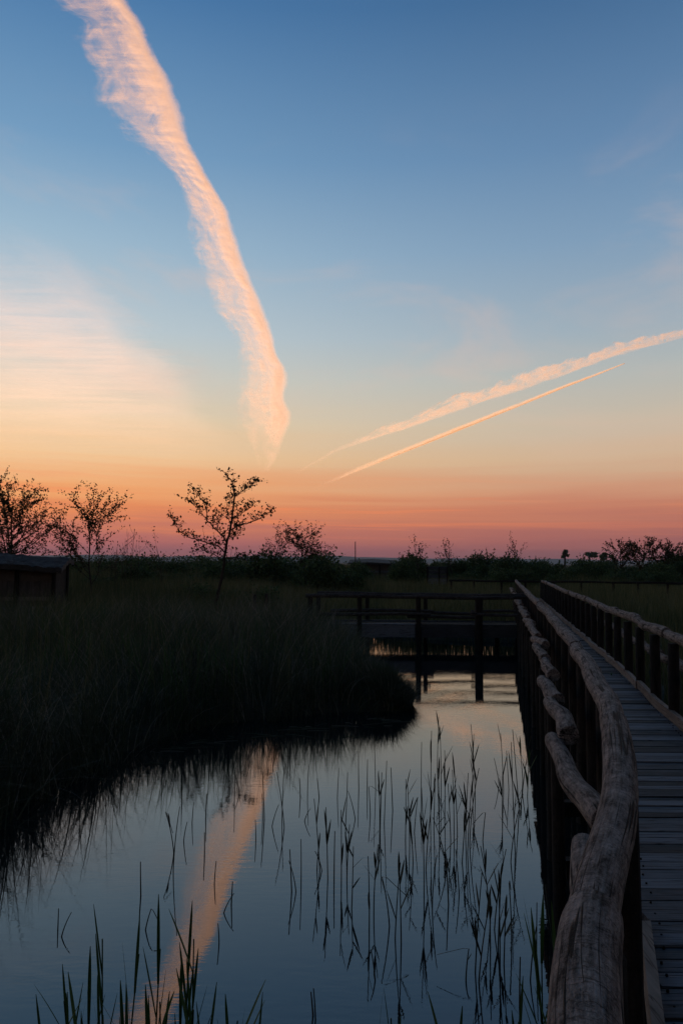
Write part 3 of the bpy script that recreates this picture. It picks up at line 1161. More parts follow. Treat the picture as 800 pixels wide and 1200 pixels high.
pine(661, 644, 420, 9, 'far flat topped pine standing clear above the thicket, leftmost of the pines')
pine(690, 647, 430, 15, 'far broad pine with a dense dark crown, middle of the pines')
pine(706, 648, 450, 12, 'far small flat topped pine, rightmost of the pines')


# ------------------------------------------------------------------ grass (uncountable)
def blades(name, P, H, W, mat, rg, lean=0.35, tone=None, seg=4, droop=0.0, wind=(0, 0)):
    n = len(P)
    a = rg.random(n) * 6.28
    la = rg.random(n) * 6.28
    ln = np.abs(rg.normal(size=n)) * lean
    D = np.stack([np.cos(la) * ln + wind[0], np.sin(la) * ln + wind[1], np.zeros(n)], 1)
    Wd = np.stack([np.cos(a), np.sin(a), np.zeros(n)], 1) * W[:, None]
    dr = droop * rg.random(n) ** 2
    V = []
    for k in range(seg + 1):
        t = k / seg
        c = P + D * (H * t ** 1.8)[:, None]
        c = c + np.stack([np.zeros(n), np.zeros(n), H * (t - dr * t ** 3 * 0.9)], 1) + D * (H * dr * t ** 3 * 1.2)[:, None]
        w = (1 - t ** 1.5) * 0.5 + 0.02
        V.append(c - Wd * w)
        V.append(c + Wd * w)
    V = np.stack(V, 1)                       # n, 2(seg+1), 3
    m_ = 2 * (seg + 1)
    base_ = (np.arange(n) * m_)[:, None, None]
    q = np.array([[2 * k, 2 * k + 1, 2 * k + 3, 2 * k + 2] for k in range(seg)])[None]
    fc = (base_ + q).reshape(-1, 4)
    me = bpy.data.meshes.new(name)
    me.vertices.add(n * m_)
    me.vertices.foreach_set('co', V.astype(np.float32).ravel())
    me.loops.add(fc.size)
    me.loops.foreach_set('vertex_index', fc.astype(np.int32).ravel())
    me.polygons.add(len(fc))
    me.polygons.foreach_set('loop_start', np.arange(0, fc.size, 4, dtype=np.int32))
    me.polygons.foreach_set('loop_total', np.full(len(fc), 4, dtype=np.int32))
    me.update(calc_edges=True)
    at_ = me.attributes.new('tone', 'FLOAT', 'POINT')
    tn = rg.random(n) if tone is None else tone
    at_.data.foreach_set('value', np.repeat(tn, m_).astype(np.float32))
    me.materials.append(mat)
    o = bpy.data.objects.new(name, me)
    COL.objects.link(o)
    return o


def scatter(n, x0, x1, y0, y1, rg, keep):
    x, y = rg.uniform(x0, x1, n), rg.uniform(y0, y1, n)
    k = keep(x, y)
    x, y = x[k], y[k]
    return x, y


def off_walk(x, y):
    q = x - LX(y)
    foot = (y > YF - 0.2) & (y < YF + 1.4) & (x > XA - 0.1)
    far_walk = np.abs(y - 0.55 - (37.2 - 0.235 * x)) < 0.65
    return ~(((q > -0.1) & (q < 1.25) & (y < 34.6)) | foot | (far_walk & (x > 4.8)) | ((x < -8.9) & (x > -16) & (y > 24.0 - (x + 9) * -0.23) & (y < 28.5)))


def in_view(x, y, pad=1.5):
    return (np.abs(x) < y * 0.50 + pad + 1.5)


rg = np.random.default_rng(77)
# left bank, near: drooping sedge
x, y = scatter(150000, -9.5, 1.6, 3.0, 19.7, rg, lambda x, y: in_view(x, y) & off_walk(x, y) & (x < LX(y) - 1.0))
d = sdf(x, y)
cl = vnoise(x, y, 0.55, 9)
k = (d > -0.12) & (rg.random(len(x)) < 0.35 + 0.65 * cl)
x, y, d, cl = x[k], y[k], d[k], cl[k]
big = vnoise(x, y, 1.9, 10)
clump = vnoise(x, y, 0.8, 41) ** 1.5
H = (0.50 + 0.40 * big + 0.50 * clump + 0.15 * cl + 0.25 * np.clip((y - 8) / 10, 0, 1)) * (0.55 + 0.6 * rg.random(len(x)))
H *= 0.72 + 0.28 * np.clip(d / 0.6, 0, 1)
H *= np.interp(x, [-1.2, 0.1, 0.55, 0.9, 1.4], [1, 0.80, 0.50, 0.30, 0.2])
P = np.stack([x, y, ground_z(x, y) - 0.03], 1)
tone = np.clip(0.05 + 0.35 * vnoise(x, y, 0.9, 12) + 0.15 * rg.normal(size=len(x)), 0, 1)
dry = rg.random(len(x)) < 0.10
tone = np.where(dry, 0.7 + 0.3 * rg.random(len(x)), tone)
H = np.where(dry, H * 1.12, H)
phi = vnoise(x, y, 1.3, 43) * 15
mag = 0.15 + 0.45 * vnoise(x, y, 0.7, 44)
o = blades('sedge', P, H, 0.006 + 0.006 * rg.random(len(x)), M['grass'], rg, 0.38, tone, 6, 0.85, (np.cos(phi) * mag, np.sin(phi) * mag))
tag(o, 'dark drooping sedge and dry grass covering the left bank', 'grass', kind='stuff')
# the overhanging tussock at the tip of the bank
n_ = 6000
a = rg.random(n_) * 6.28
r_ = np.sqrt(rg.random(n_)) * 0.5
x, y = 0.80 + r_ * np.cos(a) * 0.75, 12.3 + r_ * np.sin(a) * 1.7
P = np.stack([x, y, np.maximum(ground_z(x, y), 0.0)], 1)
tn = np.where(rg.random(n_) < 0.12, 0.8, 0.25 * rg.random(n_))
o = blades('sedge', P, (0.26 + 0.34 * rg.random(n_) * (1.1 - r_)) * np.interp(x, [0.5, 1.3], [1.15, 0.6]), 0.007 + 0.006 * rg.random(n_), M['grass'], rg, 0.35, tn, 6, 0.95, (np.cos(a) * r_ * 0.75, np.sin(a) * r_ * 0.6))
tag(o, 'round sedge tussock hanging over the water at the tip of the left bank', 'grass', kind='stuff')
# broad green reed leaves in clumps
x, y = scatter(40000, -9, 1.2, 4, 19, rg, lambda x, y: in_view(x, y) & (sdf(x, y) > 0.05) & off_walk(x, y) & (x < LX(y) - 1.0) & (vnoise(x, y, 0.8, 51) > 0.70))
k = rg.random(len(x)) < 0.45
x, y = x[k], y[k]
P = np.stack([x, y, ground_z(x, y)], 1)
o = blades('reed_leaves', P, (0.75 + 0.6 * rg.random(len(x))) * np.interp(x, [-1.5, 0.1, 0.55, 1.25], [1, 0.7, 0.4, 0.2]), 0.016 + 0.012 * rg.random(len(x)), M['shoot'], rg, 0.3, None, 5, 0.5)
tag(o, 'clumps of broad green leaves among the sedge of the left bank', 'grass', kind='stuff')
# taller stems standing out of the bank
x, y = scatter(4200, -9, 1.3, 5, 19, rg, lambda x, y: in_view(x, y) & (sdf(x, y) > 0.1) & off_walk(x, y) & (x < LX(y) - 1.0))
P = np.stack([x, y, ground_z(x, y)], 1)
o = blades('tall_grass', P, (0.95 + 0.6 * rg.random(len(x))) * np.interp(x, [-1.5, 0.1, 0.55, 1.25], [1, 0.68, 0.4, 0.2]), 0.006 + 0.004 * rg.random(len(x)), M['marsh'], rg, 0.16, None, 4, 0.25)
tag(o, 'thin upright grass stems scattered through the left bank', 'grass', kind='stuff')

# single long stems along the water's edge, heavy with seed
x, y = scatter(26000, -9, 1.4, 3, 18, rg, lambda x, y: in_view(x, y) & (np.abs(sdf(x, y) - 0.25) < 0.45) & off_walk(x, y) & (x < LX(y) - 1.2))
k = rg.random(len(x)) < 0.30 * (vnoise(x, y, 0.5, 31) ** 2) * 2
x, y = x[k], y[k]
P = np.stack([x, y, np.minimum(ground_z(x, y), 0.1)], 1)
o = blades('tall_grass', P, (0.8 + 0.75 * rg.random(len(x))) * np.interp(x, [-1.5, 0.1, 0.55, 1.25], [1, 0.75, 0.5, 0.28]), 0.012 + 0.012 * rg.random(len(x)), M['grass'], rg, 0.3, rg.random(len(x)) * 0.6, 5, 0.6)
tag(o, 'long loose stems hanging over the water along the left bank', 'grass', kind='stuff')

# left marsh beyond: tall reed grass to the skyline
x, y = scatter(120000, -32, 3.2, 15, 62, rg, lambda x, y: in_view(x, y, 1) & (sdf(x, y) > 0.1) & off_walk(x, y))
big = vnoise(x, y, 4.5, 14)
H = np.interp(y, [15, 20, 28, 40, 62], [0.95, 1.15, 1.45, 1.75, 1.95]) * (0.72 + 0.38 * big) * (0.7 + 0.4 * rg.random(len(x)))
H *= np.interp(x, [-3.5, -1.5, 2.2], [1, 0.8, 0.62])
H *= np.where((y < 20) & (x > -2.2), 0.72, 1)
P = np.stack([x, y, ground_z(x, y)], 1)
tone = np.clip(0.2 + 0.55 * vnoise(x, y, 3, 15) + 0.2 * rg.normal(size=len(x)), 0, 1)
o = blades('marsh_grass', P, H, 0.010 + 0.0006 * y * (0.6 + 0.8 * rg.random(len(x))), M['marsh'], rg, 0.22, tone, 3, 0.35)
tag(o, 'tall marsh grass stretching away left of the footbridge', 'grass', kind='stuff')
# middle and right marsh
x, y = scatter(150000, 1.5, 34, 5, 60, rg, lambda x, y: in_view(x, y, 1) & (sdf(x, y) > 0.05) & off_walk(x, y) & (rg.random(len(x)) < np.interp(y, [5, 40, 60], [1, 0.6, 0.4])))
big = vnoise(x, y, 4.0, 16)
H = np.interp(y, [5, 20, 33, 60], [0.75, 0.9, 1.25, 1.45]) * (0.75 + 0.4 * big) * (0.7 + 0.4 * rg.random(len(x)))
P = np.stack([x, y, ground_z(x, y)], 1)
tone = np.clip(0.3 + 0.5 * vnoise(x, y, 2.5, 17) + 0.2 * rg.normal(size=len(x)), 0, 1)
o = blades('marsh_grass', P, H, 0.009 + 0.0006 * y * (0.6 + 0.8 * rg.random(len(x))), M['marsh'], rg, 0.22, tone, 3, 0.35)
tag(o, 'olive marsh grass on the right of the boardwalk and behind the footbridge', 'grass', kind='stuff')
# far marsh
x, y = scatter(70000, -120, 130, 60, 230, rg, lambda x, y: in_view(x, y, 4))
H = (1.55 + 0.55 * vnoise(x, y, 9, 18)) * (0.75 + 0.35 * rg.random(len(x))) * np.where(x > 8, 0.85, 1.0)
P = np.stack([x, y, np.full(len(x), 0.1)], 1)
o = blades('far_marsh', P, H, 0.0012 * y * (0.6 + 0.8 * rg.random(len(x))), M['marsh'], rg, 0.2, None, 3, 0.3)
tag(o, 'far flat marsh vegetation reaching the horizon', 'grass', kind='stuff')
# growth in the shade along and under the boardwalk
x, y = scatter(9000, -1.0, 8.2, -1, 33, rg, lambda x, y: (np.abs(x - LX(y) - 0.35) < 0.75) & (sdf(x, y) > -0.3))
P = np.stack([x, y, ground_z(x, y)], 1)
o = blades('sedge', P, 0.25 + 0.2 * rg.random(len(x)), 0.006 + 0.006 * rg.random(len(x)), M['grass'], rg, 0.4, None, 4, 0.6)
tag(o, 'short grass growing in the shade under the boardwalk', 'grass', kind='stuff')


# ------------------------------------------------------------------ reeds standing in the water
def reed_proto(name, seed, h, nleaf, bend=0.0, top_leaf=True, mat='reed', r=0.005, lw=0.010, broken=False, spread=0.2, ll=(0.18, 0.34)):
    rg = np.random.default_rng(seed)
    root = empty(name, (0, 0, 0))
    m = MB()
    n_ = 9
    a = rg.random() * 6.28
    bx, by = math.cos(a) * bend, math.sin(a) * bend
    pts = []
    for i in range(n_):
        t = i / (n_ - 1)
        pts.append(Vector((bx * t * t * h, by * t * t * h, -0.35 + (h + 0.35) * t)))
    if broken:
        top = pts[-1]
        a2 = rg.random() * 6.28
        pts += [top + Vector((0.03 * math.cos(a2), 0.03 * math.sin(a2), 0.005)),
                top + Vector((0.22 * h * math.cos(a2), 0.22 * h * math.sin(a2), -0.30 * h))]
    m.tube(pts, np.linspace(r, r * 0.55, len(pts)), 5, seed=seed, tone=rg.random())
    m.build('stem', M[mat], root)
    for k in range(nleaf):
        t = 0.55 + 0.42 * (k + 0.5) / nleaf + 0.04 * rg.normal()
        i = min(n_ - 2, max(1, int(t * (n_ - 1))))
        p = pts[i]
        az = rg.random() * 6.28
        ln = h * (ll[0] + (ll[1] - ll[0]) * rg.random()) + 0.06
        sp = spread * (0.5 + rg.random())
        V, fcs = [], []
        sd = Vector((-math.sin(az), math.cos(az), 0))
        for j in range(6):
            u = j / 5
            c = p + Vector((math.cos(az) * sp * ln * u, math.sin(az) * sp * ln * u, ln * (u - 0.28 * sp * u * u)))
            w = lw * (0.35 + 1.3 * u) * (1 - u) ** 0.8 + 0.0012
            V += [tuple(c - sd * w), tuple(c + Vector((0, 0, -w * 0.5))), tuple(c + sd * w)]
            if j:
                b_ = (j - 1) * 3
                fcs += [(b_, b_ + 1, b_ + 4, b_ + 3), (b_ + 1, b_ + 2, b_ + 5, b_ + 4)]
        q = MB()
        q.add(V, fcs, tone=rg.random())
        q.build('leaf', M[mat], root)
    return root


def place(protos_, spots, label, cat, group):
    first = set()
    for (x, y, hgt, k) in spots:
        pr, ph = protos_[k]
        sc = hgt / ph
        rz = rnd.random() * 6.28
        tl = ((rnd.random() - 0.5) * 0.10, (rnd.random() - 0.5) * 0.10)
        if k not in first:
            first.add(k)
            o = pr
            o.location, o.rotation_euler, o.scale = (x, y, 0), (tl[0], tl[1], rz), (1, 1, sc)
        else:
            o = copy_thing(pr, (x, y, 0), rz, (1, 1, sc), tilt=tl)
        tag(o, label, cat, group)


def wspot(px_, ybase, ytip):
    """foot on the water and height from a foot pixel and a tip row"""
    b = at(px_, ybase, z=0.0)
    t = at(px_, ytip, y=b.y)
    return b.x, b.y, max(0.12, t.z)


# leafy reeds in open water: photo column, tip row, foot row
LEAFY = [(375, 936, 1020), (384, 942, 1030), (400, 950, 1035), (406, 966, 1030), (412, 1000, 1065), (433, 1005, 1090), (437, 992, 1070),
         (475, 915, 985), (480, 920, 990), (498, 915, 1020), (504, 857, 960), (497, 925, 1050), (515, 900, 970), (521, 880, 960),
         (524, 960, 1020), (528, 920, 985), (532, 905, 980), (536, 895, 975), (545, 905, 985), (549, 895, 990), (553, 860, 925), (557, 850, 935),
         (547, 920, 1000), (541, 935, 1010), (578, 1000, 1090), (583, 1010, 1110), (575, 990, 1080), (586, 1030, 1120), (590, 1060, 1130),
         (597, 925, 1010), (603, 870, 1000), (611, 862, 930), (590, 858, 925), (588, 905, 960), (560, 1050, 1150), (556, 1025, 1140),
         (445, 900, 960), (517, 856, 925), (512, 840, 900), (484, 940, 1010), (508, 905, 970), (574, 1035, 1110), (462, 1010, 1100), (470, 1020, 1105)]
lp = [(reed_proto('reed', 1001, 0.8, 2, 0.04), 0.8), (reed_proto('reed', 1002, 0.9, 3, 0.08), 0.9), (reed_proto('reed', 1003, 0.7, 2, 0.05), 0.7),
      (reed_proto('reed', 1004, 0.85, 3, 0.03), 0.85), (reed_proto('reed', 1005, 1.0, 3, 0.12), 1.0)]
place(lp, [wspot(a, c, b) + (i % 5,) for i, (a, b, c) in enumerate(LEAFY)],
      'thin dark reed with narrow leaves standing in the open water of the channel', 'reed', 'leafy reeds in the channel')
# leafless stalks
BARE = [(330, 900, 960), (334, 905, 970), (342, 995, 1045), (353, 982, 1035), (348, 1008, 1045), (352, 912, 935), (371, 987, 1020), (378, 995, 1020),
        (391, 973, 1030), (405, 905, 970), (417, 925, 960), (445, 905, 975), (450, 890, 965), (356, 950, 962), (240, 975, 1003), (251, 1010, 1036),
        (261, 1052, 1070), (271, 1033, 1060), (257, 1090, 1105), (202, 945, 1020), (241, 930, 958), (275, 905, 940), (281, 910, 930), (310, 905, 960),
        (308, 930, 960), (505, 1000, 1065), (525, 1005, 1060), (596, 880, 925), (585, 890, 920), (608, 855, 950), (440, 860, 925), (485, 930, 975),
        (374, 912, 935), (68, 1073, 1090), (71, 1075, 1098), (165, 1010, 1050), (300, 960, 985), (318, 940, 968), (367, 1165, 1190), (370, 1160, 1195),
        (440, 1120, 1150), (608, 1120, 1180), (628, 1060, 1130), (620, 1090, 1150), (460, 900, 950), (493, 870, 935), (538, 1000, 1050), (420, 880, 925),
        (395, 900, 935), (360, 895, 930), (430, 890, 925), (225, 940, 965), (215, 960, 985)]
bp_ = [(reed_proto('dry_reed', 1101, 0.6, 0, 0.03), 0.6), (reed_proto('dry_reed', 1102, 0.7, 0, 0.10), 0.7), (reed_proto('dry_reed', 1103, 0.5, 0, 0.02, r=0.006), 0.5)]
place(bp_, [wspot(a, c, b) + (i % 3,) for i, (a, b, c) in enumerate(BARE)],
      'leafless straight stalk sticking up out of the channel water', 'reed', 'bare stalks in the channel')
BROKEN = [(434, 923, 955), (457, 1024, 1085), (600, 1035, 1100), (545, 1120, 1150), (170, 1072, 1090), (205, 950, 1000), (565, 950, 985)]
kp = [(reed_proto('broken_reed', 1201, 0.6, 0, 0.05, broken=True), 0.6), (reed_proto('broken_reed', 1202, 0.8, 1, 0.1, broken=True), 0.8)]
place(kp, [wspot(a, c, b) + (i % 2,) for i, (a, b, c) in enumerate(BROKEN)],
      'snapped reed stalk with its top folded over above the water', 'reed', 'broken reeds in the channel')
# young green shoots at the near edge of the frame (feet below the frame)
SHOOT = [(128, 1058, 3.0), (183, 1056, 3.05), (194, 1122, 2.9), (91, 1110, 2.8), (113, 1116, 2.85), (103, 1128, 2.7), (122, 1132, 2.75), (219, 1066, 3.2),
         (228, 1068, 3.1), (146, 1082, 2.9), (163, 1154, 2.6), (155, 1152, 2.7), (138, 1160, 2.6), (211, 1122, 2.9), (38, 1170, 2.5), (58, 1164, 2.6),
         (75, 1176, 2.5), (262, 1150, 2.7), (285, 1156, 2.7), (303, 1166, 2.6), (272, 1162, 2.6), (464, 1160, 2.7), (445, 1170, 2.6), (512, 1175, 2.6),
         (538, 1168, 2.7), (173, 1172, 2.5), (98, 1150, 2.6), (118, 1170, 2.5), (188, 1150, 2.6), (223, 1150, 2.7), (235, 1145, 2.8), (605, 1150, 2.9)]
sp_ = [(reed_proto('reed_shoot', 1301, 0.8, 4, 0.05, mat='shoot', r=0.005, lw=0.008, spread=0.18, ll=(0.25, 0.42)), 0.95),
       (reed_proto('reed_shoot', 1302, 0.8, 3, 0.03, mat='shoot', r=0.005, lw=0.009, spread=0.14, ll=(0.25, 0.42)), 0.98),
       (reed_proto('reed_shoot', 1303, 0.8, 5, 0.06, mat='shoot', r=0.005, lw=0.008, spread=0.28, ll=(0.25, 0.42)), 0.95)]
sh = []
for i, (a, b, Y) in enumerate(SHOOT):
    t = at(a, b, y=Y)
    sh.append((t.x, Y, t.z, i % 3))
place(sp_, sh, 'young green reed shoot with upright pointed leaves at the near water edge', 'reed', 'green shoots in the foreground')
# green tufts against the boardwalk piles
TUFT = [(666, 1015, 2.9), (661, 1040, 2.8), (640, 1050, 3.2), (634, 1040, 3.3), (612, 860, 8.0), (617, 880, 7.4), (672, 1040, 2.7)]
tf = []
tp_ = [(reed_proto('reed_shoot', 1401, 0.7, 4, 0.05, mat='shoot', r=0.005, lw=0.012, spread=0.3, ll=(0.3, 0.5)), 0.85)]
for i, (a, b, Y) in enumerate(TUFT):
    t = at(a, b, y=Y)
    tf.append((t.x, Y, t.z, 0))
place(tp_, tf, 'green reed shoot growing close against the left side of the boardwalk', 'reed', 'shoots against the boardwalk')

# weeds growing up between the deck boards
def weed(seed):
    rg = np.random.default_rng(seed)
    m = MB()
    for k in range(14):
        az = rg.random() * 6.28
        ln = 0.035 + 0.05 * rg.random()
        d, sd = Vector((math.cos(az), math.sin(az), 0)), Vector((-math.sin(az), math.cos(az), 0))
        h0 = 0.03 * rg.random()
        a, b, c = Vector((0, 0, h0)), d * ln * 0.5 + Vector((0, 0, h0 + ln * 0.7)), d * ln + Vector((0, 0, h0 + ln * 0.6))
        m.add([a, b - sd * 0.011, c, b + sd * 0.011], [(0, 1, 2, 3)], tone=rg.random())
    return m


for i, (px_, py_, lab) in enumerate(((687, 866, 'green weed sprouting between the deck boards, nearest and largest of the three'),
                                     (716, 792, 'small weed at the kerb edge of the deck, farthest of the three'),
                                     (693, 875, 'small weed sprouting between the deck boards just beside the largest one'))):
    p = at(px_, py_, z=ZDECK)
    o = weed(1500 + i).build('weed', M['shoot'])
    o.location = (p.x, p.y, ZDECK - 0.005)
    sc = (1.1, 0.6, 0.6)[i]
    o.scale = (sc, sc, sc)
    tag(o, lab, 'weed', 'weeds on the deck')

# straws lying on the water under the bank
m = MB()
for i in range(42):
    x, y = rnd.uniform(-2.2, 0.7), 0
    y = np.interp(x, [-2.2, -0.9, 0.9], [9.2, 10.3, 11.2]) - abs(rnd.gauss(0, 0.3)) + 0.05
    a, ln = rnd.gauss(0, 0.35), 0.08 + rnd.random() * 0.35
    dx, dy = math.cos(a) * ln, math.sin(a) * ln
    m.tube([(x, y, 0.004), (x + dx * 0.5, y + dy * 0.5 + 0.01, 0.006), (x + dx, y + dy, 0.004)], [0.005, 0.005, 0.003], 4, cap=False, tone=0.3 + 0.4 * rnd.random())
o = m.build('floating_straw', M['grass'])
tag(o, 'pale broken straw floating on the dark water below the left bank', 'straw', kind='stuff')

# ------------------------------------------------------------------ contrails and cirrus: real sheets at height, lit by the sun below the horizon
def mat_trail(name, dens, along, across, seed, feather, stri=3.6, spine=0.0, fade=0.16, colour=(0.97, 0.90, 0.80), lump=0.5):
    mt, t, out = material(name)
    uv = t.n('ShaderNodeUVMap', uv_map='UVMap').outputs[0]
    sp = t.n('ShaderNodeSeparateXYZ', {0: uv})
    u, v = sp.outputs[0], sp.outputs[1]
    sh = t.n('ShaderNodeMapping', {'Vector': uv, 'Location': (seed, seed * 0.7, 0), 'Scale': (across, along, 1)}).outputs[0]
    n1 = t.noise(sh, 1.0, 6, 0.62, 0.5)
    sh2 = t.n('ShaderNodeMapping', {'Vector': uv, 'Location': (seed * 2, seed, 0), 'Scale': (across * 0.4, along * 0.25, 1)}).outputs[0]
    n2 = t.noise(sh2, 1.0, 4, 0.6)
    sh3 = t.n('ShaderNodeMapping', {'Vector': uv, 'Location': (seed, seed * 3, 0), 'Rotation': (0, 0, R(1.2)), 'Scale': (across * 0.55, along * stri, 1)}).outputs[0]
    n3 = t.noise(sh3, 1.0, 4, 0.62, 0.25)
    wob = t.m('ADD', t.m('MULTIPLY', t.m('SUBTRACT', n1, 0.5), feather), t.m('MULTIPLY', t.m('SUBTRACT', n2, 0.5), feather * 1.5))
    lft = t.rng(u, 0.8, 0.3, 0.34, 1.0)
    wob = t.m('ADD', t.m('MULTIPLY', wob, lft), t.m('MULTIPLY', t.m('MULTIPLY', t.m('SUBTRACT', n3, 0.5), lft), feather * 0.42))
    uw = t.m('ADD', u, wob)
    left = t.rng(uw, 0.08, 0.42, 0, 1, True)
    right = t.rng(uw, 0.80, 0.93, 1, 0, True)
    body = t.m('MULTIPLY', left, right)
    a = t.m('MULTIPLY', body, t.rng(n1, 0.3, 0.7, lump, 1.0))
    a = t.m('MULTIPLY', a, t.rng(n3, 0.3, 0.7, 0.5, 1.05))
    a = t.m('MULTIPLY', a, t.rng(n2, 0.3, 0.7, 0.7, 1.0))
    if spine:
        ridge = t.m('MULTIPLY', t.rng(uw, 0.50, 0.80, 0, 1, True), t.rng(uw, 0.78, 0.92, 1, 0, True))
        a = t.m('ADD', t.m('MULTIPLY', a, 1 - spine), t.m('MULTIPLY', ridge, spine))
    ends = t.rng(t.m('ADD', v, t.m('MULTIPLY', t.m('SUBTRACT', n1, 0.5), fade * 0.8)), 0.0, fade, 0, 1, True)
    a = t.m('MULTIPLY', t.m('MULTIPLY', a, ends), dens, clamp=True)
    tr = t.n('ShaderNodeBsdfTranslucent', {'Color': (*colour, 1)})
    df = t.n('ShaderNodeBsdfDiffuse', {'Color': (*colour, 1)})
    mx = t.n('ShaderNodeMixShader', {0: 0.2, 1: tr.outputs[0], 2: df.outputs[0]})
    tp2 = t.n('ShaderNodeBsdfTransparent')
    fin = t.n('ShaderNodeMixShader', {0: a, 1: tp2.outputs[0], 2: mx.outputs[0]})
    t.put(out.inputs['Surface'], fin)
    return mt


def ribbon(name, rows, alt, mat, label, cat='contrail', nu=9, thick=0.05, maxd=26000):
    """rows: (left px, left py, right px, right py); the sheet hangs at one height above the ground, lens-shaped in section"""
    # densify
    rows = np.array(rows, float)
    s = np.concatenate([[0], np.cumsum(np.hypot(np.diff((rows[:, 0] + rows[:, 2]) / 2), np.diff((rows[:, 1] + rows[:, 3]) / 2)))])
    N = max(24, int(s[-1] / 5))
    q = np.linspace(0, s[-1], N)
    rr = np.stack([np.interp(q, s, rows[:, k]) for k in range(4)], 1)
    for k in range(4):                                   # soften the corners
        c = np.convolve(np.pad(rr[:, k], 1, mode='edge'), np.ones(3) / 3, 'valid')
        rr[:, k] = c
    topv, botv, uvs = [], [], []
    for i in range(N):
        cx, cy = (rr[i, 0] + rr[i, 2]) / 2, (rr[i, 1] + rr[i, 3]) / 2
        v = ray(cx, cy).normalized()
        dist = alt
        A, B = at(rr[i, 0], rr[i, 1], dist=dist), at(rr[i, 2], rr[i, 3], dist=dist)
        wdt = (B - A).length
        for j in range(nu):
            u = j / (nu - 1)
            p = A.lerp(B, u)
            th = thick * wdt * math.sin(math.pi * u) + 0.5
            topv.append(p + v * th)
            botv.append(p - v * th)
            uvs.append((u, i / (N - 1)))
    V = topv + botv
    n1 = N * nu
    f = []
    for i in range(N - 1):
        for j in range(nu - 1):
            q4 = (i * nu + j, i * nu + j + 1, (i + 1) * nu + j + 1, (i + 1) * nu + j)
            f.append(q4)
            f.append(tuple(k + n1 for k in q4[::-1]))
    rim = [j for j in range(nu)] + [i * nu + nu - 1 for i in range(1, N)] + [(N - 1) * nu + j for j in range(nu - 2, -1, -1)] + [i * nu for i in range(N - 2, 0, -1)]
    for i in range(len(rim)):
        a, b = rim[i], rim[(i + 1) % len(rim)]
        f.append((b, a, a + n1, b + n1))
    me = bpy.data.meshes.new(name)
    me.from_pydata([tuple(p) for p in V], [], f)
    ul = me.uv_layers.new(name='UVMap')
    uvs = uvs + uvs
    li = np.zeros(len(me.loops), dtype=np.int32)
    me.loops.foreach_get('vertex_index', li)
    ul.data.foreach_set('uv', np.array(uvs, np.float32)[li].ravel())
    me.polygons.foreach_set('use_smooth', [True] * len(me.polygons))
    me.materials.append(mat)
    o = bpy.data.objects.new(name, me)
    COL.objects.link(o)
    tag(o, label, cat)
    return o


def widen(rows, f=0.22):
    out = []
    for (a, b, c, d) in rows:
        out.append((a - (c - a) * f, b - (d - b) * f, c + (c - a) * f * 0.5, d + (d - b) * f * 0.5))
    return out


REDGE = [(140, -70), (128, -40), (146, -10), (150, 0), (165, 25), (175, 40), (185, 65), (197, 85), (205, 105), (212, 120), (216, 150), (225, 170), (240, 195), (252, 220), (270, 250),
         (277, 275), (287, 305), (296, 330), (306, 350), (318, 380), (325, 415), (338, 435), (339, 445), (333, 467), (344, 485), (341, 500), (332, 520), (327, 537), (314, 554)]
LEDGE = [(40, -70), (52, -30), (60, -8), (66, 2), (76, 12), (100, 24), (96, 50), (112, 75), (120, 92), (121, 122), (136, 140), (150, 160), (175, 180), (200, 200), (213, 220), (219, 245), (222, 280),
         (230, 310), (245, 330), (250, 356), (270, 378), (290, 400), (295, 425), (291, 450), (292, 480), (288, 500), (300, 522), (312, 540), (308, 556)]


def pair(ed, q):
    p = np.array(ed, float)
    l_ = np.concatenate([[0], np.cumsum(np.hypot(*np.diff(p, axis=0).T))])
    l_ /= l_[-1]
    return np.interp(q, l_, p[:, 0]), np.interp(q, l_, p[:, 1])


_q = np.linspace(0, 1, 110)
LEDGE = [(a - 12 * min(1, max(0, (b - 340) / 80)), b) for a, b in LEDGE]
_r, _l = pair(REDGE, _q), pair(LEDGE, _q)
BIG = [(a, b, c, d) for a, b, c, d in zip(_l[0], _l[1], _r[0], _r[1])]
ribbon('contrail', widen(BIG, 0.20)[::-1], 7200, mat_trail('wide_vapour', 0.97, 26, 5, 3.1, 0.36, spine=0.44, lump=0.26, fade=0.11),
       'broad ragged pink contrail curving down the upper left sky')


def line_rows(pts):
    out = []
    for (x, y, w) in pts:
        out.append((x, y - w / 2, x, y + w / 2))
    return out


UP = [(345, 582, 4), (355, 549, 5), (400, 524, 9), (450, 505, 15), (500, 488, 20), (530, 474, 26), (570, 462, 22), (620, 443, 28), (660, 431, 26), (700, 416, 24),
      (745, 403, 22), (800, 388, 22), (860, 370, 26)]
UP = [(322, 566, 6)] + UP[1:]
UP = [(a, b, c * 0.70) for a, b, c in UP]
ribbon('contrail', [(a, b - (d - b) * .12, c, d + (d - b) * .12) for (a, b, c, d) in line_rows(UP)], 7000,
       mat_trail('puffed_vapour', 0.9, 30, 2.6, 7.7, 0.95, stri=1.2, spine=0.0, fade=0.4, lump=0.02), 'puffy orange contrail rising to the right edge, the upper of two')
LOWC = [(395, 560, 6), (420, 549, 8), (470, 529, 8.5), (520, 509, 9), (560, 493, 8), (610, 473, 7), (660, 453, 5.5), (700, 438, 4), (733, 425, 1.8)]
LOWC = [(366, 574, 5)] + [(a, b, c * 0.88) for a, b, c in LOWC]
ribbon('contrail', line_rows(LOWC), 6800, mat_trail('fresh_vapour', 1.6, 40, 1.2, 5.5, 0.12, stri=1.2, spine=0.4, fade=0.34, lump=0.6, colour=(0.98, 0.88, 0.72)),
       'thin straight bright contrail ending in a fine tip, the lower of two')


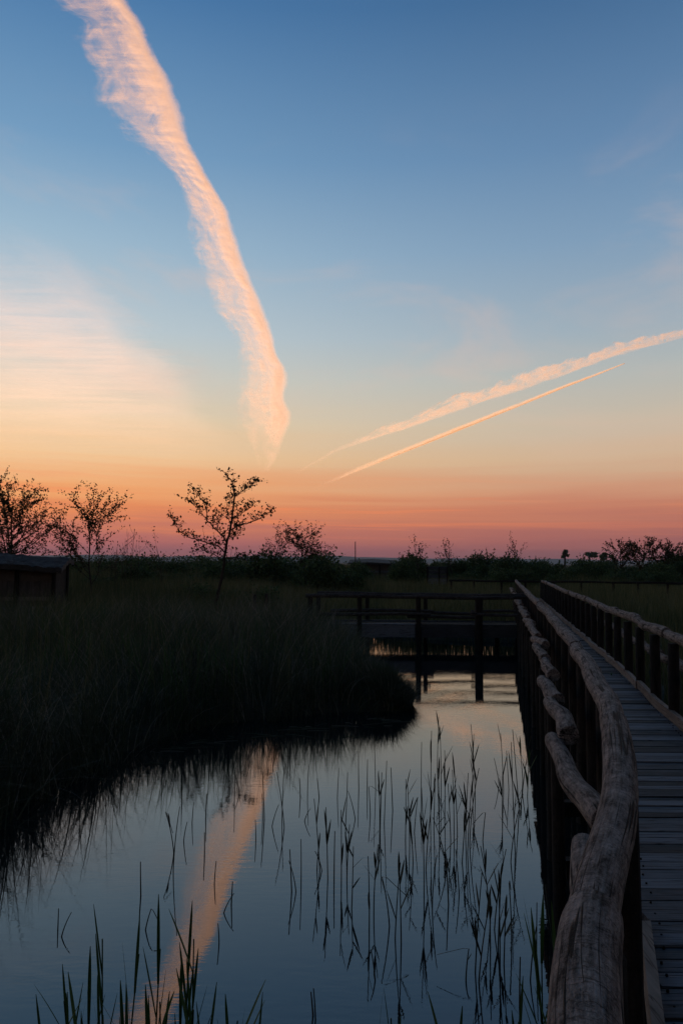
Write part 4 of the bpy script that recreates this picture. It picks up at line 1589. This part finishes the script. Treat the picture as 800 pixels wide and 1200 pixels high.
def mat_veil():
    mt, t, out = material('ice_veil')
    uv = t.n('ShaderNodeUVMap', uv_map='UVMap').outputs[0]
    sp = t.n('ShaderNodeSeparateXYZ', {0: uv})
    u, v = sp.outputs[0], sp.outputs[1]
    wv = t.noise(t.vscale(uv, (2.2, 3, 1)), 1.0, 3, 0.5)
    st = t.noise(t.n('ShaderNodeMapping', {'Vector': uv, 'Rotation': (0, 0, R(-8)), 'Scale': (1.6, 46, 1)}).outputs[0], 1.0, 5, 0.6, 0.6)
    st2 = t.noise(t.n('ShaderNodeMapping', {'Vector': uv, 'Rotation': (0, 0, R(25)), 'Scale': (1.6, 5, 1)}).outputs[0], 1.0, 4, 0.6)
    ue = t.m('ADD', u, t.m('ADD', t.m('MULTIPLY', t.m('SUBTRACT', wv, 0.5), 0.5), t.m('MULTIPLY', t.m('SUBTRACT', st, 0.5), 0.3)))
    edge = t.m('MULTIPLY', t.rng(ue, 1.02, 0.70, 0, 1, True), t.m('MULTIPLY', t.rng(v, 0.0, 0.4, 0, 1, True), t.rng(t.m('ADD', v, t.m('MULTIPLY', t.m('SUBTRACT', wv, 0.5), 0.5)), 1.0, 0.35, 0, 1, True)))
    a = t.m('MULTIPLY', edge, t.m('ADD', t.rng(st, 0.25, 0.75, 0.16, 0.5), t.rng(st2, 0.35, 0.7, -0.10, 0.16)))
    a = t.m('MAXIMUM', a, 0.0)
    tr = t.n('ShaderNodeBsdfTranslucent', {'Color': (0.95, 0.93, 0.92, 1)})
    tp2 = t.n('ShaderNodeBsdfTransparent')
    fin = t.n('ShaderNodeMixShader', {0: t.m('MULTIPLY', a, 0.44), 1: tp2.outputs[0], 2: tr.outputs[0]})
    t.put(out.inputs['Surface'], fin)
    return mt


VEIL = [(-90, 235, 25, 245), (-90, 280, 75, 285), (-90, 330, 130, 335), (-90, 380, 190, 385), (-90, 420, 228, 425), (-90, 460, 250, 465), (-90, 495, 268, 500), (-90, 530, 330, 535),
        (-90, 565, 350, 570)]
ribbon('cirrus_cloud', VEIL[::-1], 8500, mat_veil(), 'pale peach veil of thin cirrus on the left above the trees', 'cloud', 13, 0.02)

# ------------------------------------------------------------------ sky, sun and air
SUN_AZ, SUN_EL = R(-14), R(-2.0)
w = bpy.data.worlds.new('World')
S.world = w
w.use_nodes = True
w.node_tree.nodes.clear()
t = NT(w.node_tree)
wo = t.n('ShaderNodeOutputWorld')
tc = t.n('ShaderNodeTexCoord').outputs['Generated']
sp = t.n('ShaderNodeSeparateXYZ', {0: tc})
X, Y_, Z = sp.outputs
el = t.m('MULTIPLY', t.m('ARCSINE', Z), 180 / math.pi)
az = t.m('MULTIPLY', t.m('ARCTAN2', X, Y_), 180 / math.pi)
# faint level bands low in the sky
bv = t.n('ShaderNodeCombineXYZ', {0: t.m('MULTIPLY', az, 0.03), 1: t.m('MULTIPLY', el, 0.85), 2: 0.0})
bn = t.noise(bv, 1.0, 4, 0.55, 0.4)
low_ = t.rng(el, 1.0, 16.0, 1.0, 0.0, True)
el2 = t.m('ADD', el, t.m('MULTIPLY', t.m('MULTIPLY', t.m('SUBTRACT', bn, 0.5), low_), 4.6))
pos = t.m('DIVIDE', t.m('MAXIMUM', el2, 0.0), 45.0)
DEG = [0, 1.3, 2.6, 4.0, 5.3, 7.9, 10.5, 13.8, 17, 23, 29, 38, 45]
CL = [(176, 104, 110), (194, 110, 108), (216, 124, 98), (240, 142, 88), (248, 168, 106), (244, 198, 146), (230, 206, 170), (208, 206, 194),
      (188, 202, 208), (154, 183, 204), (114, 155, 191), (70, 118, 166), (52, 98, 148)]
CR = [(156, 92, 95), (170, 100, 98), (186, 110, 98), (200, 124, 100), (208, 148, 118), (210, 178, 146), (200, 186, 166), (180, 184, 180),
      (157, 174, 186), (126, 156, 184), (99, 135, 172), (64, 104, 146), (50, 88, 130)]
rl = t.ramp(pos, [(d / 45, lin(*c)) for d, c in zip(DEG, CL)])
rr_ = t.ramp(pos, [(d / 45, lin(*c)) for d, c in zip(DEG, CR)])
col = t.mix(t.rng(az, -26, 24, 0, 1, True), rl, rr_)
# thin high veils and a red streak low down
wn = t.noise(t.n('ShaderNodeMapping', {'Vector': tc, 'Rotation': (0, 0, R(20)), 'Scale': (2.2, 2.2, 7.0)}).outputs[0], 1.5, 5, 0.6, 0.5)
wis = t.m('MULTIPLY', t.rng(wn, 0.48, 0.72, 0, 0.26, True), t.m('MULTIPLY', t.rng(el, 5, 12, 0, 1, True), t.rng(el, 34, 20, 0, 1, True)))
col = t.mix(wis, col, lin(226, 190, 172))
sn = t.noise(t.n('ShaderNodeCombineXYZ', {0: t.m('MULTIPLY', az, 0.045), 1: t.m('ADD', t.m('MULTIPLY', el, 1.6), t.m('MULTIPLY', az, 0.03)), 2: 3.3}), 1.0, 4, 0.6, 0.5)
stk = t.m('MULTIPLY', t.m('MULTIPLY', t.rng(sn, 0.50, 0.70, 0, 0.62, True), t.rng(az, 0, 20, 1.0, 0.35)), t.m('MULTIPLY', t.rng(el, 1.2, 2.4, 0, 1, True), t.rng(el, 8.0, 4.0, 0, 1, True)))
col = t.mix(stk, col, lin(250, 138, 84))
# the dusk side of the sky: darker overhead and behind
up_ = t.rng(el, 38, 85, 1.0, 0.30, True)
dotp = t.m('ADD', t.m('MULTIPLY', X, math.sin(SUN_AZ)), t.m('MULTIPLY', Y_, math.cos(SUN_AZ)))
back = t.rng(dotp, -0.5, 0.65, 0.26, 1.0, True)
col = t.mix(1.0, col, t.m('MULTIPLY', up_, back), 'MULTIPLY')
bg = t.n('ShaderNodeBackground', {'Color': col, 'Strength': 1.0})
sk_ = t.n('ShaderNodeTexSky', sky_type='NISHITA', sun_disc=False)
sk_.sun_elevation = SUN_EL
sk_.sun_rotation = SUN_AZ
bg2 = t.n('ShaderNodeBackground', {'Color': sk_.outputs[0], 'Strength': 0.05})
ad = t.n('ShaderNodeAddShader', {0: bg.outputs[0], 1: bg2.outputs[0]})
t.put(wo.inputs['Surface'], ad)

sd = bpy.data.lights.new('sun', 'SUN')
sd.energy = 4.9
sd.angle = R(0.5)
sd.color = (1.0, 0.56, 0.33)
so = bpy.data.objects.new('sun', sd)
COL.objects.link(so)
sv = Vector((math.sin(SUN_AZ) * math.cos(SUN_EL), math.cos(SUN_AZ) * math.cos(SUN_EL), math.sin(SUN_EL)))
so.rotation_euler = (-sv).to_track_quat('-Z', 'Y').to_euler()

# the air between here and the hills
HZ = 130.0
m = MB()
m.box((0, 0, (HZ - 2.0) / 2), (18000, 18000, HZ + 2.0))
mt, t, out = material('evening_haze')
pv = t.n('ShaderNodeVolumePrincipled', {'Color': (0.82, 0.88, 0.97, 1), 'Density': 0.00009, 'Anisotropy': 0.2})
t.put(out.inputs['Volume'], pv)
hz = m.build('haze', mt, smooth=False)
tag(hz, kind='stuff')
